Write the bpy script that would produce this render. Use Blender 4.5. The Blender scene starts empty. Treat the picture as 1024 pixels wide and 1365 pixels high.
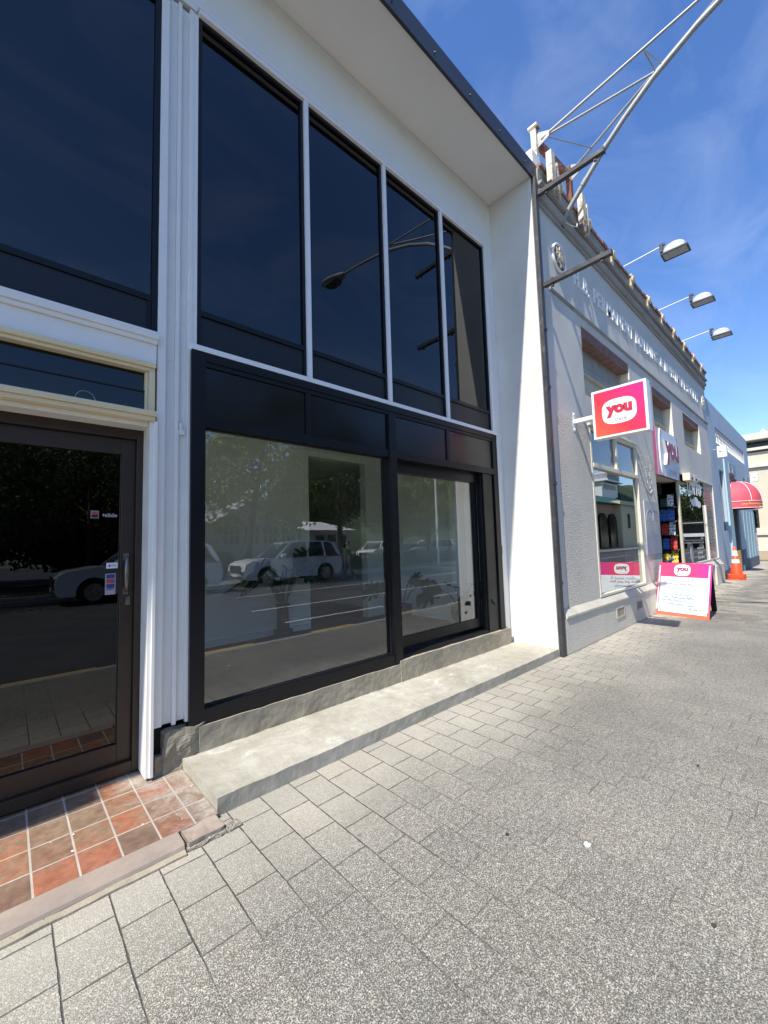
import bpy, bmesh, math, random
from mathutils import Vector, Matrix, Quaternion, noise
R = math.radians
random.seed(7)
sc = bpy.context.scene
COL = sc.collection

# ------------------------------------------------------------------ camera
cam_d = bpy.data.cameras.new("camera")
cam = bpy.data.objects.new("camera", cam_d)
COL.objects.link(cam)
cam_d.sensor_fit = 'AUTO'
cam_d.sensor_width = 36.0
cam_d.lens = 36.0 * 546.5 / 1365.0
cam_d.clip_start = 0.05
cam_d.clip_end = 3000
yaw, pitch, roll = 0.7448, 0.0767, -0.0292
fw = Vector((math.sin(yaw) * math.cos(pitch), math.cos(yaw) * math.cos(pitch), math.sin(pitch)))
rt = Vector((math.cos(yaw), -math.sin(yaw), 0))
up = rt.cross(fw)
r2 = rt * math.cos(roll) + up * math.sin(roll)
u2 = -rt * math.sin(roll) + up * math.cos(roll)
cam.matrix_world = Matrix(((r2.x, u2.x, -fw.x, 0), (r2.y, u2.y, -fw.y, -2.448), (r2.z, u2.z, -fw.z, 1.5), (0, 0, 0, 1)))
sc.camera = cam

# ------------------------------------------------------------------ light
SUN = Vector((-0.72, -0.12, 1.0)).normalized()
ELEV = math.asin(SUN.z)
sun_d = bpy.data.lights.new("sun", 'SUN')
sun = bpy.data.objects.new("sun", sun_d)
COL.objects.link(sun)
sun_d.energy = 5.0
sun_d.angle = R(0.5)
sun_d.color = (1.0, 0.94, 0.84)
sun.rotation_euler = SUN.to_track_quat('Z', 'Y').to_euler()
sun.location = (0, 0, 30)

W = bpy.data.worlds.new("World")
sc.world = W
W.use_nodes = True
nt = W.node_tree
nt.nodes.clear()
wo = nt.nodes.new("ShaderNodeOutputWorld")
bg = nt.nodes.new("ShaderNodeBackground")
sky = nt.nodes.new("ShaderNodeTexSky")
sky.sky_type = 'NISHITA'
sky.sun_disc = False
sky.sun_elevation = ELEV
sky.sun_rotation = math.atan2(SUN.x, SUN.y)
sky.air_density = 1.0
sky.dust_density = 0.25
sky.ozone_density = 3.2
hs = nt.nodes.new("ShaderNodeHueSaturation")
hs.inputs['Hue'].default_value = 0.509
hs.inputs['Value'].default_value = 1.18
hs.inputs['Saturation'].default_value = 1.18
nt.links.new(sky.outputs[0], hs.inputs['Color'])
# thin streaky cirrus
tc = nt.nodes.new("ShaderNodeTexCoord")
mp = nt.nodes.new("ShaderNodeMapping")
mp.inputs['Scale'].default_value = (1.6, 3.4, 5.5)
mp.inputs['Rotation'].default_value = (0.3, 0.5, 0.4)
nt.links.new(tc.outputs['Generated'], mp.inputs['Vector'])
cn = nt.nodes.new("ShaderNodeTexNoise")
cn.inputs['Scale'].default_value = 1.5
cn.inputs['Detail'].default_value = 7
cn.inputs['Roughness'].default_value = 0.55
cn.inputs['Distortion'].default_value = 0.9
nt.links.new(mp.outputs[0], cn.inputs['Vector'])
cr = nt.nodes.new("ShaderNodeMapRange")
cr.inputs['From Min'].default_value = 0.44
cr.inputs['From Max'].default_value = 0.86
cr.inputs['To Max'].default_value = 0.14
nt.links.new(cn.outputs['Fac'], cr.inputs['Value'])
cm = nt.nodes.new("ShaderNodeMixRGB")
cm.inputs['Color2'].default_value = (6.4, 6.8, 7.6, 1)
nt.links.new(cr.outputs[0], cm.inputs['Fac'])
nt.links.new(hs.outputs[0], cm.inputs['Color1'])
nt.links.new(cm.outputs[0], bg.inputs['Color'])
bg.inputs['Strength'].default_value = 0.145
nt.links.new(bg.outputs[0], wo.inputs['Surface'])

vs = sc.view_settings
vs.view_transform = 'Standard'
vs.look = 'None'
vs.exposure = 0.52
vs.gamma = 1.0
vs.use_curve_mapping = False
try:
    sc.cycles.use_denoising = True
    sc.cycles.max_bounces = 10
    sc.cycles.transparent_max_bounces = 16
    sc.cycles.sample_clamp_indirect = 6
except Exception:
    pass

# ------------------------------------------------------------------ materials
def ramp(nt, src, a, b, ca, cb):
    n = nt.nodes.new("ShaderNodeMapRange")
    n.inputs['From Min'].default_value = a
    n.inputs['From Max'].default_value = b
    n.inputs['To Min'].default_value = ca
    n.inputs['To Max'].default_value = cb
    nt.links.new(src, n.inputs['Value'])
    return n.outputs[0]

def newmat(name):
    m = bpy.data.materials.new(name)
    m.use_nodes = True
    t = m.node_tree
    p = t.nodes["Principled BSDF"]
    return m, t, p

def c4(c):
    return (c[0], c[1], c[2], 1)

def coords(t, scale=(1, 1, 1)):
    tc = t.nodes.new("ShaderNodeTexCoord")
    mp = t.nodes.new("ShaderNodeMapping")
    mp.inputs['Scale'].default_value = scale
    t.links.new(tc.outputs['Object'], mp.inputs['Vector'])
    return mp.outputs[0]

def nz(t, vec, scale, detail=4, rough=0.55, dist=0.0):
    n = t.nodes.new("ShaderNodeTexNoise")
    n.inputs['Scale'].default_value = scale
    n.inputs['Detail'].default_value = detail
    n.inputs['Roughness'].default_value = rough
    n.inputs['Distortion'].default_value = dist
    t.links.new(vec, n.inputs['Vector'])
    return n.outputs['Fac']

def mix(t, fac, a, b, mode='MIX'):
    n = t.nodes.new("ShaderNodeMixRGB")
    n.blend_type = mode
    for s, v in ((n.inputs['Fac'], fac), (n.inputs['Color1'], a), (n.inputs['Color2'], b)):
        if hasattr(v, 'node'):
            t.links.new(v, s)
        elif isinstance(v, (tuple, list)):
            s.default_value = c4(v)
        else:
            s.default_value = v
    return n.outputs[0]

def mth(t, op, a, b=None, c=None):
    n = t.nodes.new("ShaderNodeMath")
    n.operation = op
    for i, v in enumerate((a, b, c)):
        if v is None:
            continue
        if hasattr(v, 'node'):
            t.links.new(v, n.inputs[i])
        else:
            n.inputs[i].default_value = v
    return n.outputs[0]

def bump(t, p, h, strength, dist):
    b = t.nodes.new("ShaderNodeBump")
    b.inputs['Strength'].default_value = strength
    b.inputs['Distance'].default_value = dist
    t.links.new(h, b.inputs['Height'])
    t.links.new(b.outputs[0], p.inputs['Normal'])

def pm(name, col, rough=0.6, metal=0.0, var=0.12, vs=3.0, bs=0.0, bscale=60, bdist=0.003, stretch=(1, 1, 1), dirt=None, dscale=1.5, dlo=0.5, dhi=0.75, spec=0.5, rvar=0.1):
    m, t, p = newmat(name)
    v = coords(t, stretch)
    n = nz(t, v, vs, 6, 0.6)
    k = ramp(t, n, 0.3, 0.7, 1 - var, 1 + var)
    c = mix(t, 1.0, col, k, 'MULTIPLY')
    if dirt:
        dn = nz(t, v, dscale, 8, 0.68, 0.3)
        c = mix(t, ramp(t, dn, dlo, dhi, 0, 1), c, dirt)
    t.links.new(c, p.inputs['Base Color'])
    t.links.new(ramp(t, n, 0.3, 0.7, max(rough - rvar, 0.02), min(rough + rvar, 1)), p.inputs['Roughness'])
    p.inputs['Metallic'].default_value = metal
    p.inputs['Specular IOR Level'].default_value = spec
    if bs:
        bump(t, p, nz(t, v, bscale, 5, 0.6), bs, bdist)
    return m

def glassmat(name, tint, f0=0.06, rough=0.0, wave=0.02):
    m, t, p = newmat(name)
    t.nodes.remove(p)
    out = [n for n in t.nodes if n.type == 'OUTPUT_MATERIAL'][0]
    tr = t.nodes.new("ShaderNodeBsdfTransparent")
    tr.inputs[0].default_value = c4(tint)
    gl = t.nodes.new("ShaderNodeBsdfGlossy")
    gl.inputs['Roughness'].default_value = rough
    gl.inputs['Color'].default_value = (0.96, 0.98, 1, 1)
    lw = t.nodes.new("ShaderNodeLayerWeight")
    lw.inputs['Blend'].default_value = 0.5
    pw = mth(t, 'POWER', lw.outputs['Facing'], 5.0)
    fac = ramp(t, pw, 0, 1, f0, 1.0)
    ge = t.nodes.new("ShaderNodeNewGeometry")
    fac = mth(t, 'MULTIPLY', fac, mth(t, 'SUBTRACT', 1.0, ge.outputs['Backfacing']))
    # the faint waviness of toughened panes
    v = coords(t)
    b = t.nodes.new("ShaderNodeBump")
    b.inputs['Strength'].default_value = wave
    b.inputs['Distance'].default_value = 0.004
    t.links.new(nz(t, v, 1.7, 1), b.inputs['Height'])
    t.links.new(b.outputs[0], gl.inputs['Normal'])
    mx = t.nodes.new("ShaderNodeMixShader")
    t.links.new(fac, mx.inputs[0])
    t.links.new(tr.outputs[0], mx.inputs[1])
    t.links.new(gl.outputs[0], mx.inputs[2])
    t.links.new(mx.outputs[0], out.inputs['Surface'])
    return m

# ------------------------------------------------------------------ mesh building
ORG = {}

class MB:
    def __init__(s):
        s.v, s.f, s.mi, s.sm = [], [], [], []
        s.cur = 0
        s.smooth = False
    def add(s, vs, fs):
        o = len(s.v)
        s.v += [Vector(q) for q in vs]
        for f in fs:
            s.f.append([o + i for i in f])
            s.mi.append(s.cur)
            s.sm.append(s.smooth)
        return s
    def box(s, x0, x1, y0, y1, z0, z1):
        return s.add([(x0, y0, z0), (x1, y0, z0), (x1, y1, z0), (x0, y1, z0), (x0, y0, z1), (x1, y0, z1), (x1, y1, z1), (x0, y1, z1)],
                     [(3, 2, 1, 0), (4, 5, 6, 7), (0, 1, 5, 4), (1, 2, 6, 5), (2, 3, 7, 6), (3, 0, 4, 7)])
    def quad(s, a, b, c, d):
        return s.add([a, b, c, d], [(0, 1, 2, 3)])
    def prism(s, pts, d):
        """pts: planar loop of 3-D points, d: offset vector (loop seen counter-clockwise from the -d side outwards)"""
        n = len(pts)
        d = Vector(d)
        a = [Vector(p) for p in pts]
        b = [p + d for p in a]
        fs = [tuple(range(n))[::-1], tuple(range(n, 2 * n))]
        fs += [(i, (i + 1) % n, n + (i + 1) % n, n + i) for i in range(n)]
        return s.add(a + b, fs)
    def sweep(s, prof, x0, x1):
        """profile of (y,z) points swept along X"""
        return s.prism([(x0, y, z) for y, z in prof], (x1 - x0, 0, 0))
    def tube(s, pts, r, n=10, caps=True):
        pts = [Vector(p) for p in pts]
        rs = r if isinstance(r, (list, tuple)) else [r] * len(pts)
        rings = []
        prev = None
        for i, p in enumerate(pts):
            d = (pts[min(i + 1, len(pts) - 1)] - pts[max(i - 1, 0)]).normalized()
            if prev is None:
                a = d.orthogonal().normalized()
            else:
                a = (prev - d * prev.dot(d)).normalized()
            prev = a
            b = d.cross(a)
            rings.append([p + (a * math.cos(2 * math.pi * k / n) + b * math.sin(2 * math.pi * k / n)) * rs[i] for k in range(n)])
        fs = []
        for i in range(len(pts) - 1):
            for k in range(n):
                fs.append((i * n + k, i * n + (k + 1) % n, (i + 1) * n + (k + 1) % n, (i + 1) * n + k))
        old = s.smooth
        s.smooth = True
        s.add([v for rg in rings for v in rg], fs)
        s.smooth = old
        if caps:
            s.add(rings[0], [tuple(range(n))[::-1]])
            s.add(rings[-1], [tuple(range(n))])
        return s
    def lathe(s, c, prof, n=20):
        """prof: (r,z) pairs around the vertical through c"""
        vs, fs = [], []
        for r, z in prof:
            for k in range(n):
                a = 2 * math.pi * k / n
                vs.append((c[0] + r * math.cos(a), c[1] + r * math.sin(a), c[2] + z))
        for i in range(len(prof) - 1):
            for k in range(n):
                fs.append((i * n + k, i * n + (k + 1) % n, (i + 1) * n + (k + 1) % n, (i + 1) * n + k))
        old = s.smooth
        s.smooth = True
        s.add(vs, fs)
        s.smooth = old
        m = len(prof) - 1
        s.add(vs[:n], [tuple(range(n))[::-1]])
        s.add(vs[m * n:], [tuple(range(n))])
        return s
    def beam(s, a, b, w, h, upv=(0, 0, 1)):
        a, b = Vector(a), Vector(b)
        d = (b - a).normalized()
        u = Vector(upv)
        sx = d.cross(u).normalized() * (w / 2)
        sz = sx.cross(d).normalized() * (h / 2)
        q = [a - sx - sz, a + sx - sz, a + sx + sz, a - sx + sz]
        return s.prism(q, b - a)
    def build(s, name, m, parent=None, bevel=0.0, origin=None, seg=2):
        me = bpy.data.meshes.new(name)
        if parent is not None:
            o0 = ORG[parent.name]
        elif origin is not None:
            o0 = Vector(origin)
        else:
            xs = [v.x for v in s.v]; ys = [v.y for v in s.v]; zs = [v.z for v in s.v]
            o0 = Vector(((min(xs) + max(xs)) / 2, (min(ys) + max(ys)) / 2, min(zs)))
        me.from_pydata([v - o0 for v in s.v], [], s.f)
        ms = m if isinstance(m, (list, tuple)) else [m]
        for q in ms:
            me.materials.append(q)
        me.polygons.foreach_set("material_index", s.mi)
        me.polygons.foreach_set("use_smooth", s.sm)
        me.update()
        bm = bmesh.new()
        bm.from_mesh(me)
        bmesh.ops.recalc_face_normals(bm, faces=bm.faces)
        bm.to_mesh(me)
        bm.free()
        o = bpy.data.objects.new(name, me)
        COL.objects.link(o)
        if parent is not None:
            o.parent = parent
        else:
            o.location = o0
        ORG[o.name] = o0
        if bevel:
            b = o.modifiers.new("bevel", 'BEVEL')
            b.width = bevel
            b.segments = seg
            b.limit_method = 'ANGLE'
            b.angle_limit = R(40)
        return o

def thing(name, label, cat, loc, group=None):
    o = bpy.data.objects.new(name, None)
    o.empty_display_size = 0.2
    COL.objects.link(o)
    o.location = loc
    ORG[o.name] = Vector(loc)
    o['label'] = label
    o['category'] = cat
    if group:
        o['group'] = group
    return o

def tag(o, label, cat, group=None):
    o['label'] = label
    o['category'] = cat
    if group:
        o['group'] = group
    return o

def struct(o):
    o['kind'] = 'structure'
    return o

def stuff(o):
    o['kind'] = 'stuff'
    return o

def rough_box(mb, x0, x1, y0, y1, z0, z1, step=0.06, amp=0.004, seed=0, freq=7.0):
    """a cast or hacked block: subdivided box whose skin is pushed about by noise (bottom and back left flat)"""
    nx = max(1, int((x1 - x0) / step)); ny = max(1, int((y1 - y0) / step)); nzc = max(1, int((z1 - z0) / (step * 0.6)))
    bm = bmesh.new()
    def grid(fn, a, b):
        vs = [[bm.verts.new(fn(i / a, j / b)) for j in range(b + 1)] for i in range(a + 1)]
        for i in range(a):
            for j in range(b):
                bm.faces.new((vs[i][j], vs[i + 1][j], vs[i + 1][j + 1], vs[i][j + 1]))
    X = lambda t: x0 + (x1 - x0) * t
    Y = lambda t: y0 + (y1 - y0) * t
    Z = lambda t: z0 + (z1 - z0) * t
    grid(lambda a, b: (X(a), y0, Z(b)), nx, nzc)
    grid(lambda a, b: (X(a), y1, Z(b)), nx, nzc)
    grid(lambda a, b: (X(a), Y(b), z1), nx, ny)
    grid(lambda a, b: (X(a), Y(b), z0), nx, ny)
    grid(lambda a, b: (x0, Y(a), Z(b)), ny, nzc)
    grid(lambda a, b: (x1, Y(a), Z(b)), ny, nzc)
    bmesh.ops.remove_doubles(bm, verts=bm.verts, dist=1e-5)
    for v in bm.verts:
        n = noise.noise_vector(Vector((v.co.x * freq + seed, v.co.y * freq, v.co.z * freq)))
        n2 = noise.noise_vector(Vector((v.co.x * freq * 3 + seed, v.co.y * freq * 3, v.co.z * freq * 3)))
        d = (n + n2 * 0.5) * amp
        v.co += Vector((d.x, d.y, d.z if v.co.z > z0 + 1e-4 else 0))
    bm.verts.index_update()
    mb.add([v.co.copy() for v in bm.verts], [[v.index for v in f.verts] for f in bm.faces])
    bm.free()
    return mb

_fontcache = {}
def text_geo(s, size=1.0, bold=0.0, extrude=0.0, shear=0.0, space=1.0):
    key = (s, size, bold, extrude, shear, space)
    if key in _fontcache:
        return _fontcache[key]
    cu = bpy.data.curves.new("lettering_curve", 'FONT')
    cu.body = s
    cu.size = size
    cu.offset = bold
    cu.extrude = extrude
    cu.shear = shear
    cu.space_character = space
    cu.align_x = 'CENTER'
    cu.align_y = 'CENTER'
    cu.resolution_u = 4
    ob = bpy.data.objects.new("lettering_curve", cu)
    COL.objects.link(ob)
    dg = bpy.context.evaluated_depsgraph_get()
    dg.update()
    me = bpy.data.meshes.new_from_object(ob.evaluated_get(dg))
    vs = [v.co.copy() for v in me.vertices]
    fs = [list(p.vertices) for p in me.polygons]
    bpy.data.objects.remove(ob)
    bpy.data.meshes.remove(me)
    bpy.data.curves.remove(cu)
    _fontcache[key] = (vs, fs)
    return vs, fs

def put_text(mb, s, at, u, v, size, bold=0.0, depth=0.004, shear=0.0, space=1.0, width=None, height=None):
    vs, fs = text_geo(s, size, bold, depth / 2, shear, space)
    u, v, at = Vector(u), Vector(v), Vector(at)
    n = u.cross(v)
    xs = [q.x for q in vs]; ys = [q.y for q in vs]
    cx, cy = (min(xs) + max(xs)) / 2, (min(ys) + max(ys)) / 2
    kx = width / (max(xs) - min(xs)) if width else 1
    ky = height / (max(ys) - min(ys)) if height else 1
    mb.add([at + u * ((q.x - cx) * kx) + v * ((q.y - cy) * ky) + n * (q.z + depth / 2) for q in vs], fs)
    return mb

def plate(mb, at, u, v, w, h, d, expo=None, n=40, rot=0.0):
    """flat raised plate: rectangle, or superellipse when expo is given; rises by d along u x v"""
    u, v, at = Vector(u), Vector(v), Vector(at)
    nn = u.cross(v)
    if expo is None:
        pts = [(-w / 2, -h / 2), (w / 2, -h / 2), (w / 2, h / 2), (-w / 2, h / 2)]
    else:
        pts = []
        for k in range(n):
            a = 2 * math.pi * k / n
            c, s_ = math.cos(a), math.sin(a)
            pts.append((w / 2 * math.copysign(abs(c) ** (2 / expo), c), h / 2 * math.copysign(abs(s_) ** (2 / expo), s_)))
    mb.prism([at + u * a + v * b for a, b in pts], nn * d)
    return mb

def scribble(mb, at, u, v, length, size, seed, wid, d=0.0015, words=(4, 7)):
    """a line of quick felt-tip handwriting: joined strokes broken into words"""
    rnd = random.Random(seed)
    u, v, at = Vector(u), Vector(v), Vector(at)
    nn = u.cross(v)
    x = 0.0
    while x < length:
        nl = rnd.randint(*words)
        pts = []
        for _ in range(nl):
            hgt = size * rnd.choice((0.5, 0.5, 0.55, 1.0, 0.6))
            dn = size * rnd.choice((0, 0, 0, 0, -0.4))
            pts += [(x, dn), (x + size * 0.14, hgt * 0.8), (x + size * 0.25, hgt), (x + size * 0.32, hgt * 0.3), (x + size * 0.46, 0.02 * size)]
            x += size * 0.5
            if x > length:
                break
        for (a, b), (c, e) in zip(pts, pts[1:]):
            p, q = Vector((a, b)), Vector((c, e))
            dd = (q - p)
            if dd.length < 1e-6:
                continue
            t = Vector((-dd.y, dd.x)).normalized() * wid / 2
            cs = [p - t, q - t, q + t, p + t]
            mb.prism([at + u * k.x + v * k.y for k in cs], nn * d)
        x += size * 0.45
    return mb

# ------------------------------------------------------------------ shared materials
M = {}
M['white_plaster'] = pm('white_plaster', (0.81, 0.80, 0.76), 0.75, var=0.03, vs=2, bs=0.25, bscale=70, dirt=(0.66, 0.65, 0.61), dscale=1.1, dlo=0.56, dhi=0.95)
M['soffit_paint'] = pm('soffit_paint', (0.77, 0.757, 0.715), 0.8, var=0.04, vs=1.5, bs=0.12, bscale=60)
M['white_gloss'] = pm('white_gloss', (0.82, 0.805, 0.76), 0.38, var=0.03, vs=6, bs=0.12, bscale=40, dirt=(0.60, 0.57, 0.50), dscale=5, dlo=0.66, dhi=0.9)
M['white_alu'] = pm('white_alu', (0.82, 0.82, 0.82), 0.35, var=0.02)
M['cream_timber'] = pm('cream_timber', (0.74, 0.63, 0.40), 0.5, var=0.06, vs=8, bs=0.2, bscale=30, dirt=(0.48, 0.40, 0.25), dscale=7, dlo=0.62, dhi=0.9, stretch=(0.4, 1, 1))
M['black_frame'] = pm('black_frame', (0.0055, 0.006, 0.008), 0.4, var=0.08, spec=0.3)
M['black_panel'] = pm('black_panel', (0.006, 0.0065, 0.009), 0.2, var=0.1, vs=1, spec=0.4)
M['spandrel'] = pm('spandrel', (0.014, 0.016, 0.021), 0.42, var=0.06, vs=1, spec=0.35)
M['gasket'] = pm('gasket', (0.008, 0.008, 0.009), 0.7)
M['bronze_frame'] = pm('bronze_frame', (0.040, 0.026, 0.018), 0.4, metal=0.15, var=0.12, vs=8, dirt=(0.10, 0.08, 0.065), dscale=12, dlo=0.64, dhi=0.85)
M['steel_handle'] = pm('steel_handle', (0.22, 0.20, 0.18), 0.35, metal=0.9, var=0.2, vs=25)
M['dark_post'] = pm('dark_post', (0.060, 0.060, 0.064), 0.5, metal=0.3, var=0.25, vs=9, dirt=(0.16, 0.15, 0.14), dscale=9, dlo=0.6, dhi=0.8)
M['gutter'] = pm('gutter', (0.030, 0.034, 0.044), 0.45, var=0.15)
M['galv'] = pm('galv', (0.36, 0.36, 0.345), 0.55, metal=0.35, var=0.15, vs=3, dirt=(0.30, 0.28, 0.25), dscale=6, dlo=0.6, dhi=0.85)
M['rust'] = pm('rust', (0.17, 0.060, 0.032), 0.85, var=0.4, vs=14, bs=0.4, bscale=80, dirt=(0.46, 0.40, 0.34), dscale=10, dlo=0.56, dhi=0.66)
M['rust_white'] = pm('rust_white', (0.66, 0.60, 0.47), 0.7, var=0.08, vs=14, bs=0.3, bscale=80, dirt=(0.25, 0.12, 0.07), dscale=7, dlo=0.50, dhi=0.62)
M['ornament_cream'] = pm('ornament_cream', (0.58, 0.50, 0.36), 0.75, var=0.14, vs=16, bs=0.3, dirt=(0.30, 0.24, 0.16), dscale=16, dlo=0.55, dhi=0.7)
M['white_letter'] = pm('white_letter', (0.84, 0.84, 0.81), 0.5, var=0.04)
M['clear_glass'] = glassmat('clear_glass', (0.92, 0.95, 0.93), 0.175)
M['dark_glass'] = glassmat('dark_glass', (0.045, 0.045, 0.06), 0.066, wave=0.12)
M['door_glass'] = glassmat('door_glass', (0.04, 0.036, 0.032), 0.068)
M['shop_glass'] = glassmat('shop_glass', (0.62, 0.70, 0.70), 0.30)
M['louvre_glass'] = glassmat('louvre_glass', (0.04, 0.04, 0.045), 0.045)
M['interior_white'] = pm('interior_white', (0.88, 0.88, 0.85), 0.85, var=0.02)
M['carpet'] = pm('carpet', (0.026, 0.026, 0.028), 0.95, var=0.25, vs=40, bs=0.4, bscale=200)
M['black_void'] = pm('black_void', (0.012, 0.012, 0.013), 0.9)
M['rubber'] = pm('rubber', (0.02, 0.02, 0.02), 0.75)
M['white_paint'] = pm('white_paint', (0.78, 0.78, 0.76), 0.5, var=0.04)

# roughcast: white on the pier, grey next door
def roughcast(name, col, scale, st, dist, dirt=None, spots=None):
    m, t, p = newmat(name)
    v = coords(t)
    n = nz(t, v, 1.3, 6, 0.6)
    c = mix(t, 1.0, col, ramp(t, n, 0.3, 0.7, 0.93, 1.07), 'MULTIPLY')
    if dirt:
        c = mix(t, ramp(t, nz(t, v, 0.9, 8, 0.7), 0.55, 0.8, 0, 0.8), c, dirt)
    if spots:
        c = mix(t, ramp(t, nz(t, v, 9, 2, 0.5), 0.76, 0.79, 0, 1), c, spots)
    t.links.new(c, p.inputs['Base Color'])
    p.inputs['Roughness'].default_value = 0.9
    p.inputs['Specular IOR Level'].default_value = 0.25
    vo = t.nodes.new("ShaderNodeTexVoronoi")
    vo.feature = 'SMOOTH_F1'
    vo.inputs['Scale'].default_value = scale
    t.links.new(v, vo.inputs['Vector'])
    h = mth(t, 'ADD', mth(t, 'MULTIPLY', vo.outputs['Distance'], -0.7), nz(t, v, scale * 0.8, 4, 0.6))
    bump(t, p, h, st, dist)
    return m
M['white_roughcast'] = roughcast('white_roughcast', (0.66, 0.65, 0.62), 75, 0.5, 0.006, dirt=(0.76, 0.75, 0.71), spots=(0.62, 0.60, 0.55))
M['grey_roughcast'] = roughcast('grey_roughcast', (0.66, 0.63, 0.55), 70, 1.0, 0.020, dirt=(0.56, 0.535, 0.47))
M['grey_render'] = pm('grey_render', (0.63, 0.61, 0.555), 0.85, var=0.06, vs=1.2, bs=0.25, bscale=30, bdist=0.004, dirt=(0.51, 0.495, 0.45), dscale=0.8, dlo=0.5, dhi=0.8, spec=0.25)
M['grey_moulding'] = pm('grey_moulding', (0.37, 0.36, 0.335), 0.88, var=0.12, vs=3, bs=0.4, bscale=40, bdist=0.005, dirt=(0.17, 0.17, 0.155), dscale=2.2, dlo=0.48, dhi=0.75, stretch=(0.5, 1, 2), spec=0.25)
M['plinth_cap'] = pm('plinth_cap', (0.60, 0.56, 0.465), 0.85, var=0.1, vs=4, bs=0.4, bscale=45, dirt=(0.34, 0.33, 0.30), dscale=3, dlo=0.5, dhi=0.75, spec=0.25)
M['brick_trim'] = pm('brick_trim', (0.23, 0.135, 0.115), 0.85, var=0.25, vs=9, bs=0.5, bscale=60)

def concrete(name, col, dark, light):
    m, t, p = newmat(name)
    v = coords(t)
    a = nz(t, v, 1.6, 9, 0.66, 0.4)
    b = nz(t, v, 9, 8, 0.7)
    c = mix(t, ramp(t, a, 0.40, 0.66, 0, 1), col, dark)
    c = mix(t, ramp(t, nz(t, coords(t, (1, 2.5, 2.5)), 2.3, 9, 0.72, 0.8), 0.57, 0.72, 0, 0.8), c, light)
    c = mix(t, 1.0, c, ramp(t, b, 0.25, 0.75, 0.82, 1.18), 'MULTIPLY')
    vo = t.nodes.new("ShaderNodeTexVoronoi")
    vo.inputs['Scale'].default_value = 26
    t.links.new(v, vo.inputs['Vector'])
    pit = ramp(t, vo.outputs['Distance'], 0.05, 0.12, 0, 1)
    pit = mth(t, 'MAXIMUM', pit, ramp(t, nz(t, v, 5, 2), 0.52, 0.56, 1, 0))
    c = mix(t, pit, mix(t, 1.0, c, (0.6, 0.58, 0.55), 'MULTIPLY'), c)
    t.links.new(c, p.inputs['Base Color'])
    p.inputs['Roughness'].default_value = 0.88
    p.inputs['Specular IOR Level'].default_value = 0.3
    h = mth(t, 'ADD', mth(t, 'MULTIPLY', nz(t, v, 22, 7, 0.7), 0.8), mth(t, 'MULTIPLY', pit, 0.25))
    bump(t, p, h, 0.8, 0.010)
    return m
M['concrete'] = concrete('concrete', (0.43, 0.41, 0.345), (0.33, 0.31, 0.25), (0.62, 0.60, 0.55))
M['concrete_sill'] = concrete('concrete_sill', (0.37, 0.33, 0.25), (0.27, 0.245, 0.19), (0.47, 0.42, 0.32))
M['hacked_concrete'] = concrete('hacked_concrete', (0.30, 0.27, 0.205), (0.21, 0.19, 0.15), (0.42, 0.38, 0.30))

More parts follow.
